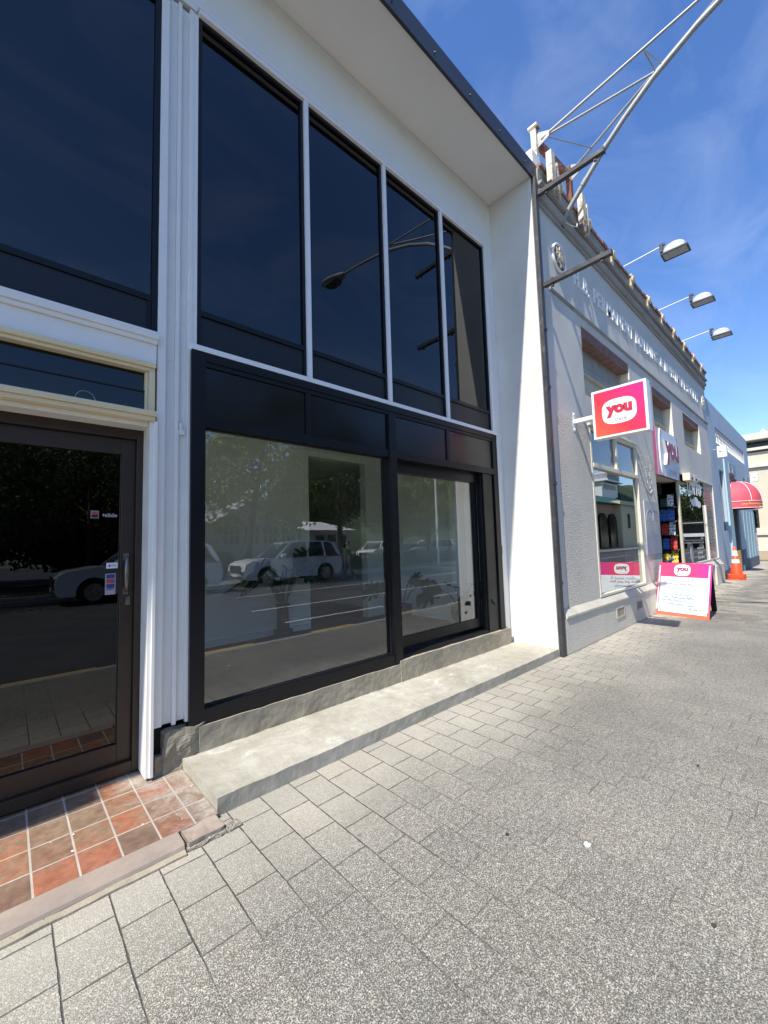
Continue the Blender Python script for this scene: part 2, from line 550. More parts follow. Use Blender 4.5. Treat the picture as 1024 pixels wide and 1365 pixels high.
# exposed-aggregate pavers: columns run out from the wall, each bond stepped by a third
def paver_material():
    m, t, p = newmat('aggregate_pavers')
    v = coords(t)
    warp = t.nodes.new("ShaderNodeTexNoise")
    warp.inputs['Scale'].default_value = 4.0
    t.links.new(v, warp.inputs['Vector'])
    w2 = t.nodes.new("ShaderNodeVectorMath"); w2.operation = 'MULTIPLY_ADD'
    t.links.new(warp.outputs['Color'], w2.inputs[0])
    w2.inputs[1].default_value = (0.010, 0.010, 0)
    t.links.new(v, w2.inputs[2])
    sx = t.nodes.new("ShaderNodeSeparateXYZ")
    t.links.new(w2.outputs[0], sx.inputs[0])
    X, Y = sx.outputs[0], sx.outputs[1]
    cx = mth(t, 'DIVIDE', mth(t, 'SUBTRACT', X, 0.188), 0.1975)
    ci = mth(t, 'FLOOR', cx)
    fx = mth(t, 'FRACT', cx)
    cy = mth(t, 'DIVIDE', mth(t, 'ADD', mth(t, 'ADD', Y, 0.322), mth(t, 'MULTIPLY', ci, 0.0867)), 0.26)
    ri = mth(t, 'FLOOR', cy)
    fy = mth(t, 'FRACT', cy)
    dx = mth(t, 'MULTIPLY', mth(t, 'MINIMUM', fx, mth(t, 'SUBTRACT', 1.0, fx)), 0.1975)
    dy = mth(t, 'MULTIPLY', mth(t, 'MINIMUM', fy, mth(t, 'SUBTRACT', 1.0, fy)), 0.26)
    d = mth(t, 'MINIMUM', dx, dy)
    # joints are open and dark near the wall, packed with grit further out
    patch = nz(t, v, 0.9, 4, 0.6)
    near = mth(t, 'ADD', ramp(t, Y, -1.05, -0.35, 0, 1), ramp(t, patch, 0.40, 0.64, -0.1, 0.75))
    near = mth(t, 'MINIMUM', mth(t, 'MAXIMUM', near, 0.30), 1.0)
    jw = ramp(t, nz(t, v, 22, 4), 0.3, 0.7, 0.0004, 0.0050)
    joint = t.nodes.new("ShaderNodeMapRange")
    joint.interpolation_type = 'SMOOTHSTEP'
    t.links.new(d, joint.inputs['Value'])
    t.links.new(mth(t, 'MULTIPLY', jw, 0.35), joint.inputs['From Min'])
    t.links.new(mth(t, 'ADD', jw, 0.0022), joint.inputs['From Max'])
    J = mth(t, 'SUBTRACT', 1.0, joint.outputs[0])
    J = mth(t, 'MULTIPLY', J, near)
    # each slab its own tone
    cmb = t.nodes.new("ShaderNodeCombineXYZ")
    t.links.new(ci, cmb.inputs[0]); t.links.new(ri, cmb.inputs[1])
    wn = t.nodes.new("ShaderNodeTexWhiteNoise")
    t.links.new(cmb.outputs[0], wn.inputs['Vector'])
    far = ramp(t, X, 7.5, 10.5, 0.0, 1.0)
    amp = ramp(t, far, 0, 1, 0.13, 0.62)
    tone = mth(t, 'ADD', 1.0, mth(t, 'MULTIPLY', mth(t, 'SUBTRACT', wn.outputs['Value'], 0.5), amp))
    # exposed chips: pale stone packed close with dark gaps between
    vv = t.nodes.new("ShaderNodeVectorMath"); vv.operation = 'MULTIPLY_ADD'
    wq = t.nodes.new("ShaderNodeTexNoise"); wq.inputs['Scale'].default_value = 70
    t.links.new(v, wq.inputs['Vector'])
    t.links.new(wq.outputs['Color'], vv.inputs[0])
    vv.inputs[1].default_value = (0.012, 0.012, 0.0)
    t.links.new(v, vv.inputs[2])
    g1 = nz(t, vv.outputs[0], 185, 2.5, 0.62, 0.3)
    g2 = nz(t, v, 40, 3, 0.6)
    gsum = mth(t, 'ADD', g1, mth(t, 'MULTIPLY', mth(t, 'SUBTRACT', g2, 0.5), 0.25))
    chipm = ramp(t, gsum, 0.40, 0.57, 0.0, 1.0)
    vo = t.nodes.new("ShaderNodeTexVoronoi")
    vo.inputs['Scale'].default_value = 150
    t.links.new(vv.outputs[0], vo.inputs['Vector'])
    sc_ = t.nodes.new("ShaderNodeSeparateColor")
    t.links.new(vo.outputs['Color'], sc_.inputs[0])
    stone = mix(t, sc_.outputs[0], (0.29, 0.277, 0.235), (0.525, 0.505, 0.435))
    stone = mix(t, mth(t, 'MULTIPLY', ramp(t, sc_.outputs[1], 0.84, 0.92, 0, 1), 0.6), stone, (0.36, 0.28, 0.21))
    # worn smooth and paler by the wall, coarser towards the kerb
    worn = ramp(t, mth(t, 'ADD', Y, mth(t, 'MULTIPLY', patch, 0.9)), -0.45, 0.25, 0, 1)
    agg = mix(t, chipm, (0.105, 0.100, 0.087), stone)
    fine = nz(t, v, 160, 4, 0.7)
    smooth = mix(t, 1.0, (0.43, 0.402, 0.335), ramp(t, fine, 0.25, 0.75, 0.68, 1.32), 'MULTIPLY')
    c = mix(t, mth(t, 'MULTIPLY', worn, 0.6), agg, smooth)
    warmc = mix(t, mth(t, 'MULTIPLY', ramp(t, wn.outputs['Value'], 0.55, 0.75, 0, 1), ramp(t, far, 0, 1, 0.12, 0.5)), c, mix(t, 1.0, c, (1.05, 0.95, 0.86), 'MULTIPLY'))
    c = mix(t, 1.0, warmc, tone, 'MULTIPLY')
    # broad grime
    c = mix(t, 1.0, c, ramp(t, nz(t, v, 0.55, 5, 0.6), 0.3, 0.7, 0.80, 1.14), 'MULTIPLY')
    # old gum and drips
    gv = t.nodes.new("ShaderNodeTexVoronoi")
    gv.inputs['Scale'].default_value = 3.1
    t.links.new(v, gv.inputs['Vector'])
    gs = t.nodes.new("ShaderNodeSeparateColor")
    t.links.new(gv.outputs['Color'], gs.inputs[0])
    gum = mth(t, 'MULTIPLY', ramp(t, gv.outputs['Distance'], 0.035, 0.055, 1, 0), ramp(t, gs.outputs[1], 0.62, 0.64, 0, 0.55))
    c = mix(t, gum, c, (0.13, 0.125, 0.115))
    stain = ramp(t, nz(t, v, 1.7, 8, 0.72, 0.6), 0.60, 0.74, 0, 0.30)
    c = mix(t, stain, c, mix(t, 1.0, c, (0.55, 0.53, 0.50), 'MULTIPLY'))
    c = mix(t, mth(t, 'MULTIPLY', J, 0.9), c, (0.075, 0.07, 0.062))
    t.links.new(c, p.inputs['Base Color'])
    p.inputs['Roughness'].default_value = 0.85
    p.inputs['Specular IOR Level'].default_value = 0.3
    rough_h = mth(t, 'MULTIPLY', mth(t, 'SUBTRACT', 1.0, mth(t, 'MULTIPLY', worn, 0.7)), chipm)
    h = mth(t, 'SUBTRACT', mth(t, 'MULTIPLY', rough_h, 0.6), mth(t, 'MULTIPLY', J, 1.2))
    bump(t, p, h, 0.75, 0.006)
    return m
M['pavers'] = paver_material()

def tile_material():
    m, t, p = newmat('terracotta_tiles')
    v = t.nodes.new("ShaderNodeNewGeometry").outputs['Position']
    sx = t.nodes.new("ShaderNodeSeparateXYZ")
    t.links.new(v, sx.inputs[0])
    cx = mth(t, 'DIVIDE', mth(t, 'SUBTRACT', sx.outputs[0], 0.129), 0.1665)
    cy = mth(t, 'DIVIDE', mth(t, 'ADD', sx.outputs[1], 0.030), 0.202)
    fx, fy = mth(t, 'FRACT', cx), mth(t, 'FRACT', cy)
    dx = mth(t, 'MULTIPLY', mth(t, 'MINIMUM', fx, mth(t, 'SUBTRACT', 1.0, fx)), 0.1665)
    dy = mth(t, 'MULTIPLY', mth(t, 'MINIMUM', fy, mth(t, 'SUBTRACT', 1.0, fy)), 0.202)
    d = mth(t, 'MINIMUM', dx, dy)
    d = mth(t, 'ADD', d, mth(t, 'MULTIPLY', mth(t, 'SUBTRACT', nz(t, v, 40, 3), 0.5), 0.002))
    G = ramp(t, d, 0.0034, 0.0056, 1, 0)
    cmb = t.nodes.new("ShaderNodeCombineXYZ")
    t.links.new(mth(t, 'FLOOR', cx), cmb.inputs[0]); t.links.new(mth(t, 'FLOOR', cy), cmb.inputs[1])
    wn = t.nodes.new("ShaderNodeTexWhiteNoise")
    t.links.new(cmb.outputs[0], wn.inputs['Vector'])
    c = mix(t, ramp(t, wn.outputs['Value'], 0.25, 0.75, 0, 1), (0.165, 0.105, 0.075), (0.36, 0.12, 0.06))
    a = nz(t, v, 5.5, 8, 0.68, 0.4)
    # foot traffic has greyed the middle of the row; the front row stays orange
    wear = mth(t, 'MULTIPLY', ramp(t, sx.outputs[1], 0.08, 0.24, 0.15, 1), ramp(t, a, 0.33, 0.56, 0.1, 0.95))
    c = mix(t, wear, c, (0.225, 0.155, 0.10))
    c = mix(t, 1.0, c, ramp(t, nz(t, v, 24, 6, 0.7), 0.25, 0.75, 0.62, 1.34), 'MULTIPLY')
    # cement smears near the new step
    near = ramp(t, mth(t, 'ADD', sx.outputs[0], mth(t, 'MULTIPLY', sx.outputs[1], 0.35)), 0.50, 0.92, -0.23, 0.14)
    sm = ramp(t, mth(t, 'ADD', nz(t, v, 5.2, 9, 0.72, 0.9), near), 0.47, 0.66, 0, 0.8)
    sm = mth(t, 'MULTIPLY', sm, ramp(t, nz(t, v, 38, 6, 0.75), 0.36, 0.56, 0.35, 1.0))
    c = mix(t, sm, c, (0.40, 0.37, 0.325))
    # spots of white paint
    vo = t.nodes.new("ShaderNodeTexVoronoi")
    vo.inputs['Scale'].default_value = 13
    t.links.new(v, vo.inputs['Vector'])
    scv = t.nodes.new("ShaderNodeSeparateColor")
    t.links.new(vo.outputs['Color'], scv.inputs[0])
    spot = mth(t, 'MULTIPLY', ramp(t, vo.outputs['Distance'], 0.07, 0.10, 1, 0), ramp(t, scv.outputs[0], 0.60, 0.62, 0, 1))
    c = mix(t, spot, c, (0.78, 0.78, 0.75))
    c = mix(t, G, c, mix(t, nz(t, v, 6, 4), (0.27, 0.24, 0.20), (0.54, 0.50, 0.43)))
    t.links.new(c, p.inputs['Base Color'])
    t.links.new(ramp(t, a, 0.3, 0.7, 0.5, 0.85), p.inputs['Roughness'])
    p.inputs['Specular IOR Level'].default_value = 0.3
    h = mth(t, 'SUBTRACT', mth(t, 'MULTIPLY', nz(t, v, 40, 5, 0.7), 0.35), mth(t, 'MULTIPLY', G, 0.6))
    bump(t, p, h, 0.5, 0.004)
    return m
M['tiles'] = tile_material()
M['nosing'] = pm('nosing', (0.31, 0.25, 0.205), 0.8, var=0.12, vs=7, bs=0.4, bscale=50, dirt=(0.24, 0.205, 0.175), dscale=5, dlo=0.5, dhi=0.72)
M['asphalt'] = pm('asphalt', (0.062, 0.062, 0.064), 0.9, var=0.22, vs=1.2, bs=0.5, bscale=120, dirt=(0.095, 0.094, 0.09), dscale=0.5)
M['kerb'] = pm('kerb', (0.34, 0.33, 0.31), 0.88, var=0.12, vs=5, bs=0.3)
M['far_path'] = pm('far_path', (0.20, 0.19, 0.175), 0.9, var=0.15, vs=2)
M['earth'] = pm('earth', (0.15, 0.15, 0.13), 0.95, var=0.25, vs=0.3, dirt=(0.07, 0.10, 0.035), dscale=0.1)
M['mark_white'] = pm('mark_white', (0.62, 0.62, 0.60), 0.7, var=0.12, vs=8, dirt=(0.22, 0.22, 0.21), dscale=14, dlo=0.6, dhi=0.7)
M['mark_yellow'] = pm('mark_yellow', (0.62, 0.40, 0.05), 0.7, var=0.12, vs=8, dirt=(0.2, 0.15, 0.05), dscale=14, dlo=0.6, dhi=0.7)

# ------------------------------------------------------------------ ground
def sheet(name, m, x0, x1, y0, y1, z, z0=None):
    b = MB()
    if z0 is None:
        b.quad((x0, y0, z), (x1, y0, z), (x1, y1, z), (x0, y1, z))
    else:
        b.box(x0, x1, y0, y1, z0, z)
    return struct(b.build(name, m, origin=(0, 0, 0)))
sheet('ground', M['earth'], -900, 1100, -1500, 900, -0.16)
sheet('footpath', M['pavers'], -14, 29.2, -2.30, 1.2, 0.0, -0.15)
sheet('kerb', M['kerb'], -60, 140, -2.43, -2.302, -0.004, -0.15)
sheet('road', M['asphalt'], -60, 140, -13.2, -2.43, -0.115, -0.15)
sheet('far_kerb', M['kerb'], -60, 140, -13.33, -13.2, 0.0, -0.15)
sheet('far_footpath', M['far_path'], -60, 140, -15.4, -13.33, -0.004, -0.15)
sheet('car_park', M['asphalt'], -30, 90, -60, -22.5, -0.10, -0.15)
sheet('side_street', M['asphalt'], 29.2, 140, -2.30, 30, -0.06, -0.15)
def marks(name, m, segs):
    b = MB()
    for x0, x1, y0, y1 in segs:
        b.quad((x0, y0, -0.110), (x1, y0, -0.110), (x1, y1, -0.110), (x0, y1, -0.110))
    o = struct(b.build(name, m, origin=(0, 0, 0)))
marks('yellow_road_marking', M['mark_yellow'], [(k * 2.12, k * 2.12 + 0.98, -2.95, -2.84) for k in range(-8, 24)])
marks('road_marking', M['mark_white'], [(k * 5.0 + 4.4, k * 5.0 + 7.2, -4.22, -4.12) for k in range(0, 20)] + [(4.6, 140, -6.27, -6.16)] + [(k * 9.0 + 5.5, k * 9.0 + 12.5, -9.38, -9.28) for k in range(0, 12)])

# ------------------------------------------------------------------ white office building
YW = 0.66
WB = thing('office_building', 'white two storey office building with tall dark upper windows and a black framed shopfront', 'building', (2.5, 0.33, 0.0))
b = MB()
b.box(-4.0, 5.2, YW, YW + 0.2, 5.78, 6.52)            # bulkhead over the upper windows
b.box(5.0, 5.2, YW, YW + 0.2, 0.10, 5.78)             # strip right of the windows
b.box(-4.0, 5.32, 8.0, 8.2, 0.0, 6.9)                 # back wall
for (xa, xb, ya, yb) in ((-4.0, 1.24, 0.9, 8.0), (3.21, 5.2, 0.9, 8.0), (1.24, 3.21, 0.9, 1.34), (1.24, 3.21, 2.71, 8.0)):
    b.box(xa, xb, ya, yb, 2.98, 3.2)                 # first floor slab
b.build('wall', M['white_plaster'], WB)
b = MB()
b.box(5.2, 5.31, 0.0, 8.2, 0.0, 6.52)
b.build('pier', M['white_roughcast'], WB, bevel=0.006)
b = MB()
for (xa, xb, ya, yb) in ((-10.0, 1.35, 0.0, 8.0), (3.10, 5.31, 0.0, 8.0), (1.35, 3.10, 0.0, 1.45), (1.35, 3.10, 2.60, 8.0)):
    b.box(xa, xb, ya, yb, 6.523, 6.72)
b.build('soffit', M['soffit_paint'], WB)
b = MB()
b.box(-10.0, 5.33, -0.035, -0.002, 6.50, 6.74)
b.box(-10.0, -4.36, -0.19, -0.036, 6.50, 6.74)
for x in [k * 0.62 - 3.7 for k in range(15)]:
    b.box(x, x + 0.018, -0.05, -0.036, 6.57, 6.588)
b.build('fascia', M['gutter'], WB, bevel=0.004)
# ribbed cover boards between the two bays
b = MB()
b.box(0.738, 1.003, 0.684, 0.70, 0.33, 5.74)
b.box(0.738, 0.791, 0.640, 0.683, 0.335, 5.74)
b.box(0.858, 0.883, 0.655, 0.683, 0.318, 5.74)
b.box(0.940, 0.968, 0.645, 0.683, 0.318, 5.74)
b.box(0.9685, 1.003, 0.650, 0.683, 2.972, 5.74)
b.box(0.7915, 0.8575, 0.6795, 0.683, 2.86, 5.74)
b.build('pilaster', M['white_gloss'], WB, bevel=0.003)
b = MB()
b.lathe((0.902, 0.672, 2.36), [(0.001, 0), (0.014, 0.002), (0.016, 0.02), (0.012, 0.05), (0.001, 0.055)], 12)
b.box(0.885, 0.925, 0.66, 0.682, 2.325, 2.36)
b.build('sensor', M['white_alu'], WB)

# ---- upper windows
XM = [1.005, 1.980, 2.989, 3.978, 4.951]
b = MB()
b.box(1.003, 5.0, 0.620, 0.70, 5.735, 5.778)
b.box(0.958, 5.02, 0.615, 0.70, 2.968, 3.010)
for x in XM[1:4]:
    b.box(x - 0.022, x + 0.022, 0.625, 0.70, 3.0105, 5.7345)
b.box(4.952, 4.998, 0.625, 0.70, 3.0105, 5.7345)
b.build('window_frame', M['white_alu'], WB, bevel=0.002)
b = MB()
b.box(0.99, 5.02, 0.615, 0.66, 5.779, 5.80)
b.build('head_flashing', M['white_alu'], WB, bevel=0.002)
for i in range(4):
    a = XM[i] + (0.0 if i == 0 else 0.023)
    c = XM[i + 1] - (0.023 if i < 3 else 0.0)
    z0, z1 = 3.0115, 5.734
    b = MB()
    b.box(a, a + 0.028, 0.652, 0.70, z0, z1); b.box(c - 0.028, c, 0.652, 0.70, z0, z1)
    b.box(a + 0.0285, c - 0.0285, 0.652, 0.70, z1 - 0.03, z1)
    b.box(a + 0.0285, c - 0.0285, 0.652, 0.70, 3.262, 3.305)
    b.box(a + 0.0285, c - 0.0285, 0.652, 0.70, z0, z0 + 0.02)
    w = b.build('window', M['black_frame'], WB, bevel=0.002)
    b = MB(); b.box(a + 0.029, c - 0.029, 0.676, 0.684, 3.306, z1 - 0.031); b.build('pane', M['dark_glass'], w)
    b = MB(); b.box(a + 0.029, c - 0.029, 0.668, 0.69, z0 + 0.021, 3.261); b.build('spandrel_panel', M['spandrel'], w)
b = MB(); b.box(-4.0, 5.0, 1.12, 1.17, 3.2, 5.9); b.build('dark_upstairs_sheet', M['black_void'], WB)  # added black sheet standing in for the darkness of the upper rooms

# ---- upper window of the left bay
b = MB()
b.box(0.700, 0.737, 0.650, 0.70, 3.012, 5.90)
b.box(-2.6, 0.6995, 0.650, 0.70, 3.012, 3.03)
b.box(-2.6, 0.6995, 0.652, 0.70, 3.245, 3.288)
b.box(0.672, 0.6995, 0.656, 0.70, 3.0305, 3.2445)
b.box(-0.65, -0.60, 0.651, 0.70, 3.2885, 5.90)
w = b.build('window', M['black_frame'], WB, bevel=0.002)
b = MB(); b.box(-2.6, 0.6995, 0.676, 0.684, 3.289, 5.90); b.build('pane', M['dark_glass'], w)
b = MB(); b.box(-2.6, 0.6715, 0.664, 0.69, 3.031, 3.2445); b.build('spandrel_panel', M['spandrel'], w)
b = MB()
b.box(-2.6, 0.737, 0.600, 0.70, 2.955, 3.008)
b.box(-2.6, 0.733, 0.612, 0.70, 2.925, 2.9545)
b.box(-2.6, 0.731, 0.630, 0.70, 2.785, 2.9245)
b.build('transom_beam', M['white_gloss'], WB, bevel=0.004)

# ---- cream louvre light over the door
b = MB()
b.box(-2.6, 0.726, 0.612, 0.70, 2.752, 2.7845); b.box(-2.6, 0.722, 0.630, 0.70, 2.728, 2.7515)
b.box(0.686, 0.722, 0.622, 0.70, 2.441, 2.7275); b.box(0.668, 0.6855, 0.650, 0.70, 2.441, 2.7275)
b.box(-2.6, 0.728, 0.585, 0.70, 2.405, 2.4405); b.box(-2.6, 0.722, 0.600, 0.70, 2.375, 2.4045)
lf = b.build('louvre_frame', M['cream_timber'], WB, bevel=0.004)
b = MB(); b.box(-2.6, 0.667, 0.690, 0.697, 2.592, 2.728); b.box(-2.6, 0.667, 0.672, 0.679, 2.441, 2.600); b.build('louvre_pane', M['louvre_glass'], lf)
b = MB(); b.box(-2.6, 0.676, 0.664, 0.690, 2.584, 2.593); b.build('louvre_clip', M['gasket'], lf)
# the chalky half ring someone drew on the lower blade
b = MB()
ring = []
for k in range(15):
    a = math.pi * (-0.08 + 1.16 * k / 14)
    ring.append((0.338 + 0.054 * math.cos(a), 0.6705, 2.452 + 0.064 * math.sin(a)))
b.tube(ring, 0.0022, 5)
b.build('chalk_ring', M['galv'], lf)

# ---- entrance door of the left bay
b = MB()
b.box(0.694, 0.737, 0.62, 0.80, 0.045, 2.3745)
b.box(0.715, 0.7365, 0.60, 0.6195, 0.05, 2.3745)
b.box(-2.6, 0.6935, 0.66, 0.80, 2.345, 2.3745)
b.build('door_lining', M['white_gloss'], WB, bevel=0.003)
b = MB()
b.box(0.6555, 0.6935, 0.80, 0.93, 0.045, 2.3445)
b.box(-2.6, 0.655, 0.80, 0.93, 2.28, 2.3445)
b.box(-2.6, 0.655, 0.80, 0.93, 0.045, 0.115)
b.box(-0.62, -0.56, 0.80, 0.93, 0.1155, 2.2795)
b.build('door_frame', M['bronze_frame'], WB, bevel=0.003)
b = MB()
b.box(0.573, 0.654, 0.835, 0.885, 0.117, 2.278)
b.box(-0.555, -0.475, 0.835, 0.885, 0.117, 2.278)
b.box(-0.4745, 0.5725, 0.835, 0.885, 2.170, 2.278)
b.box(-0.4745, 0.5725, 0.835, 0.885, 0.117, 0.235)
b.box(0.566, 0.5725, 0.848, 0.872, 0.236, 2.169)
door = b.build('entrance_door', M['bronze_frame'], WB, bevel=0.003)
b = MB(); b.box(-0.474, 0.5655, 0.856, 0.864, 0.2355, 2.1695); b.build('pane', M['door_glass'], door)
b = MB()
b.box(0.590, 0.622, 0.828, 0.8345, 1.435, 1.485); b.box(0.590, 0.622, 0.828, 0.8345, 1.205, 1.255)
b.tube([(0.606, 0.828, 1.46), (0.606, 0.800, 1.452), (0.604, 0.788, 1.40), (0.603, 0.786, 1.345), (0.604, 0.788, 1.29), (0.606, 0.800, 1.238), (0.606, 0.828, 1.23)], [0.008, 0.010, 0.012, 0.013, 0.012, 0.010, 0.008], 8)
b.build('handle', M['steel_handle'], door)
b = MB(); b.box(0.606, 0.634, 0.826, 0.8345, 1.135, 1.190); b.tube([(0.62, 0.826, 1.165), (0.62, 0.818, 1.165)], 0.009, 10); b.build('lock', M['steel_handle'], door)
def sticker(name, m, x0, x1, z0, z1, y=0.8555, d=0.0012):
    bb = MB(); bb.box(x0, x1, y - d, y, z0, z1); return bb.build(name, m, door)
S_white = pm('sticker_white', (0.74, 0.75, 0.77), 0.5, var=0.02)
S_dark = pm('sticker_dark', (0.012, 0.012, 0.02), 0.5)
S_red = pm('sticker_red', (0.42, 0.05, 0.05), 0.5, var=0.25, vs=60)
S_blue = pm('sticker_blue', (0.02, 0.045, 0.20), 0.5, var=0.3, vs=60)
S_grey = pm('sticker_grey', (0.36, 0.33, 0.36), 0.6)
sticker('sticker', S_grey, 0.405, 0.449, 1.724, 1.774)
sticker('sticker_print', S_red, 0.409, 0.445, 1.750, 1.770, 0.8542)
sticker('sticker_print', S_dark, 0.409, 0.445, 1.728, 1.748, 0.8542)
bb = MB()
put_text(bb, 'slide', (0.519, 0.8555, 1.746), (1, 0, 0), (0, 0, 1), 0.04, 0.0012, 0.001, width=0.070, height=0.027)
bb.prism([(0.468, 0.8555, 1.746), (0.476, 0.8555, 1.736), (0.484, 0.8555, 1.746), (0.476, 0.8555, 1.757)], (0, -0.001, 0))
bb.build('lettering', S_grey, door)
sticker('sticker', S_white, 0.498, 0.563, 1.386, 1.424)
bb = MB()
plate(bb, (0.5155, 0.8542, 1.404), (1, 0, 0), (0, 0, 1), 0.012, 0.013, 0.0006, 2.3, 16)
bb.prism([(0.516, 0.8542, 1.4118), (0.5195, 0.8542, 1.4145), (0.517, 0.8542, 1.4105)], (0, -0.0006, 0))
put_text(bb, 'Pay', (0.541, 0.8542, 1.4045), (1, 0, 0), (0, 0, 1), 0.02, 0.0, 0.0006, width=0.026, height=0.016)
bb.build('sticker_print', S_dark, door)
sticker('sticker', S_grey, 0.493, 0.553, 1.212, 1.352)
for z, c in ((1.320, S_blue), (1.288, S_red), (1.256, S_blue)):
    sticker('sticker_print', c, 0.500, 0.546, z, z + 0.026, 0.8542)
sticker('sticker_print', S_blue, 0.502, 0.541, 1.245, 1.252, 0.8542)
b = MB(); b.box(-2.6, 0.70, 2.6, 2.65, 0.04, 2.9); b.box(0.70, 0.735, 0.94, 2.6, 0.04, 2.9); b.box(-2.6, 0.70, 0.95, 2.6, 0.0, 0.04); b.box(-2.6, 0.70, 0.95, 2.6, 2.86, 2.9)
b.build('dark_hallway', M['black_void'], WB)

# ---- tiled entry, its nosing and the broken end
b = MB(); b.box(-4.0, 0.914, -0.022, 0.95, -0.05, 0.030); b.build('tiled_entry', M['tiles'], WB, bevel=0.002)
ORGN = ORG[WB.name]
b = MB()
prof = [(-0.150, -0.02), (-0.150, 0.010), (-0.143, 0.024), (-0.126, 0.034), (-0.0225, 0.034), (-0.0225, -0.02)]
b.sweep(prof, -4.0, 0.705)
b.build('nosing', M['nosing'], WB, bevel=0.004)
b = MB(); rough_box(b, 0.722, 0.90, -0.150, -0.024, -0.02, 0.030, 0.02, 0.010, 3, 9); b.build('broken_nosing', M['nosing'], WB)
b = MB(); rough_box(b, 0.71, 0.98, -0.175, -0.12, -0.02, 0.012, 0.015, 0.012, 9, 14); b.build('mortar_patch', M['pavers'], WB)

b = MB(); rough_box(b, -2.0, 0.70, -0.192, -0.152, -0.02, 0.010, 0.03, 0.004, 21, 9); b.build('edge_strip', M['concrete_sill'], WB)
# ---- concrete step, upstand and the hacked corner
b = MB(); rough_box(b, 0.918, 5.197, 0.0, 0.64, -0.02, 0.097, 0.03, 0.0045, 1, 7); b.build('concrete_step', M['concrete'], WB)
b = MB(); rough_box(b, 1.02, 2.99, 0.605, 0.72, 0.05, 0.273, 0.03, 0.0055, 5, 7); rough_box(b, 2.985, 5.10, 0.600, 0.72, 0.05, 0.306, 0.03, 0.005, 6, 7)
b.build('concrete_sill', M['concrete_sill'], WB)
b = MB(); rough_box(b, 0.80, 1.06, 0.615, 0.70, 0.02, 0.292, 0.025, 0.020, 12, 9)
rough_box(b, 0.752, 0.80, 0.64, 0.70, 0.02, 0.15, 0.02, 0.010, 13, 12)
b.build('hacked_plaster', M['hacked_concrete'], WB)
b = MB(); b.box(0.745, 0.80, 0.69, 0.72, 0.03, 0.335); b.build('cavity', M['black_void'], WB)

# ---- black shopfront
sf = MB()
sf.box(0.957, 1.058, 0.615, 0.74, 0.272, 2.964)
sf.box(1.0585, 5.005, 0.615, 0.74, 2.900, 2.964)
sf.box(1.0585, 4.90, 0.625, 0.74, 2.862, 2.8995)
for x in (1.952, 3.932):
    sf.box(x - 0.026, x + 0.026, 0.626, 0.74, 2.4805, 2.8615)
sf.box(2.926, 3.030, 0.610, 0.76, 0.290, 2.8615)
sf.box(4.900, 5.005, 0.618, 0.80, 0.300, 2.8995)
sf.box(1.0585, 2.9255, 0.620, 0.74, 2.402, 2.480)
sf.box(3.0305, 4.8995, 0.618, 0.74, 2.400, 2.480)
sf.box(1.0585, 2.9255, 0.618, 0.74, 0.274, 0.376)
for z in (0.5, 0.95, 1.4, 1.85, 2.3, 2.7):
    sf.box(0.972, 0.978, 0.6125, 0.6145, z, z + 0.006)
F = sf.build('shopfront_frame', M['black_frame'], WB, bevel=0.003)
for a, c in ((1.059, 1.9255), (1.9785, 2.9255), (3.0305, 3.9055), (3.9585, 4.8995)):
    b = MB(); b.box(a, c, 0.640, 0.69, 2.481, 2.861); b.build('spandrel_panel', M['black_panel'], F)
b = MB(); b.box(1.059, 2.925, 0.676, 0.684, 0.377, 2.401); b.build('pane', M['clear_glass'], F)
b = MB(); b.box(1.059, 2.925, 0.664, 0.675, 0.377, 0.385); b.box(1.059, 1.066, 0.664, 0.675, 0.3855, 2.393); b.box(2.918, 2.925, 0.664, 0.675, 0.3855, 2.393); b.box(1.059, 2.925, 0.664, 0.675, 2.3935, 2.401); b.build('gasket', M['gasket'], F)
b = MB()
b.box(3.031, 4.6395, 0.720, 0.80, 2.275, 2.399)
b.box(4.565, 4.632, 0.735, 0.79, 0.385, 2.274)
b.box(3.031, 4.5645, 0.735, 0.79, 0.385, 0.495)
b.box(3.031, 3.045, 0.735, 0.79, 0.4955, 2.274)
D = b.build('sliding_door', M['black_frame'], WB, bevel=0.003)
b = MB(); b.box(3.0455, 4.5645, 0.756, 0.764, 0.4955, 2.2745); b.build('pane', M['clear_glass'], D)
b = MB()
b.box(4.640, 4.8995, 0.66, 0.74, 0.306, 2.3995)
b.box(4.66, 4.875, 0.64, 0.6595, 0.306, 2.3995)
b.build('door_jamb', M['black_frame'], WB, bevel=0.003)
b = MB()
b.box(3.031, 4.6395, 0.64, 0.80, 0.3065, 0.325)
for k in range(14):
    y = 0.648 + k * 0.0065
    b.box(3.035, 4.636, y, y + 0.003, 0.3255, 0.338)
b.build('drain_grille', M['gasket'], WB)
b = MB(); b.box(5.03, 5.055, 0.640, 0.659, 1.30, 1.42); b.build('alarm_box', M['dark_post'], WB, bevel=0.003)

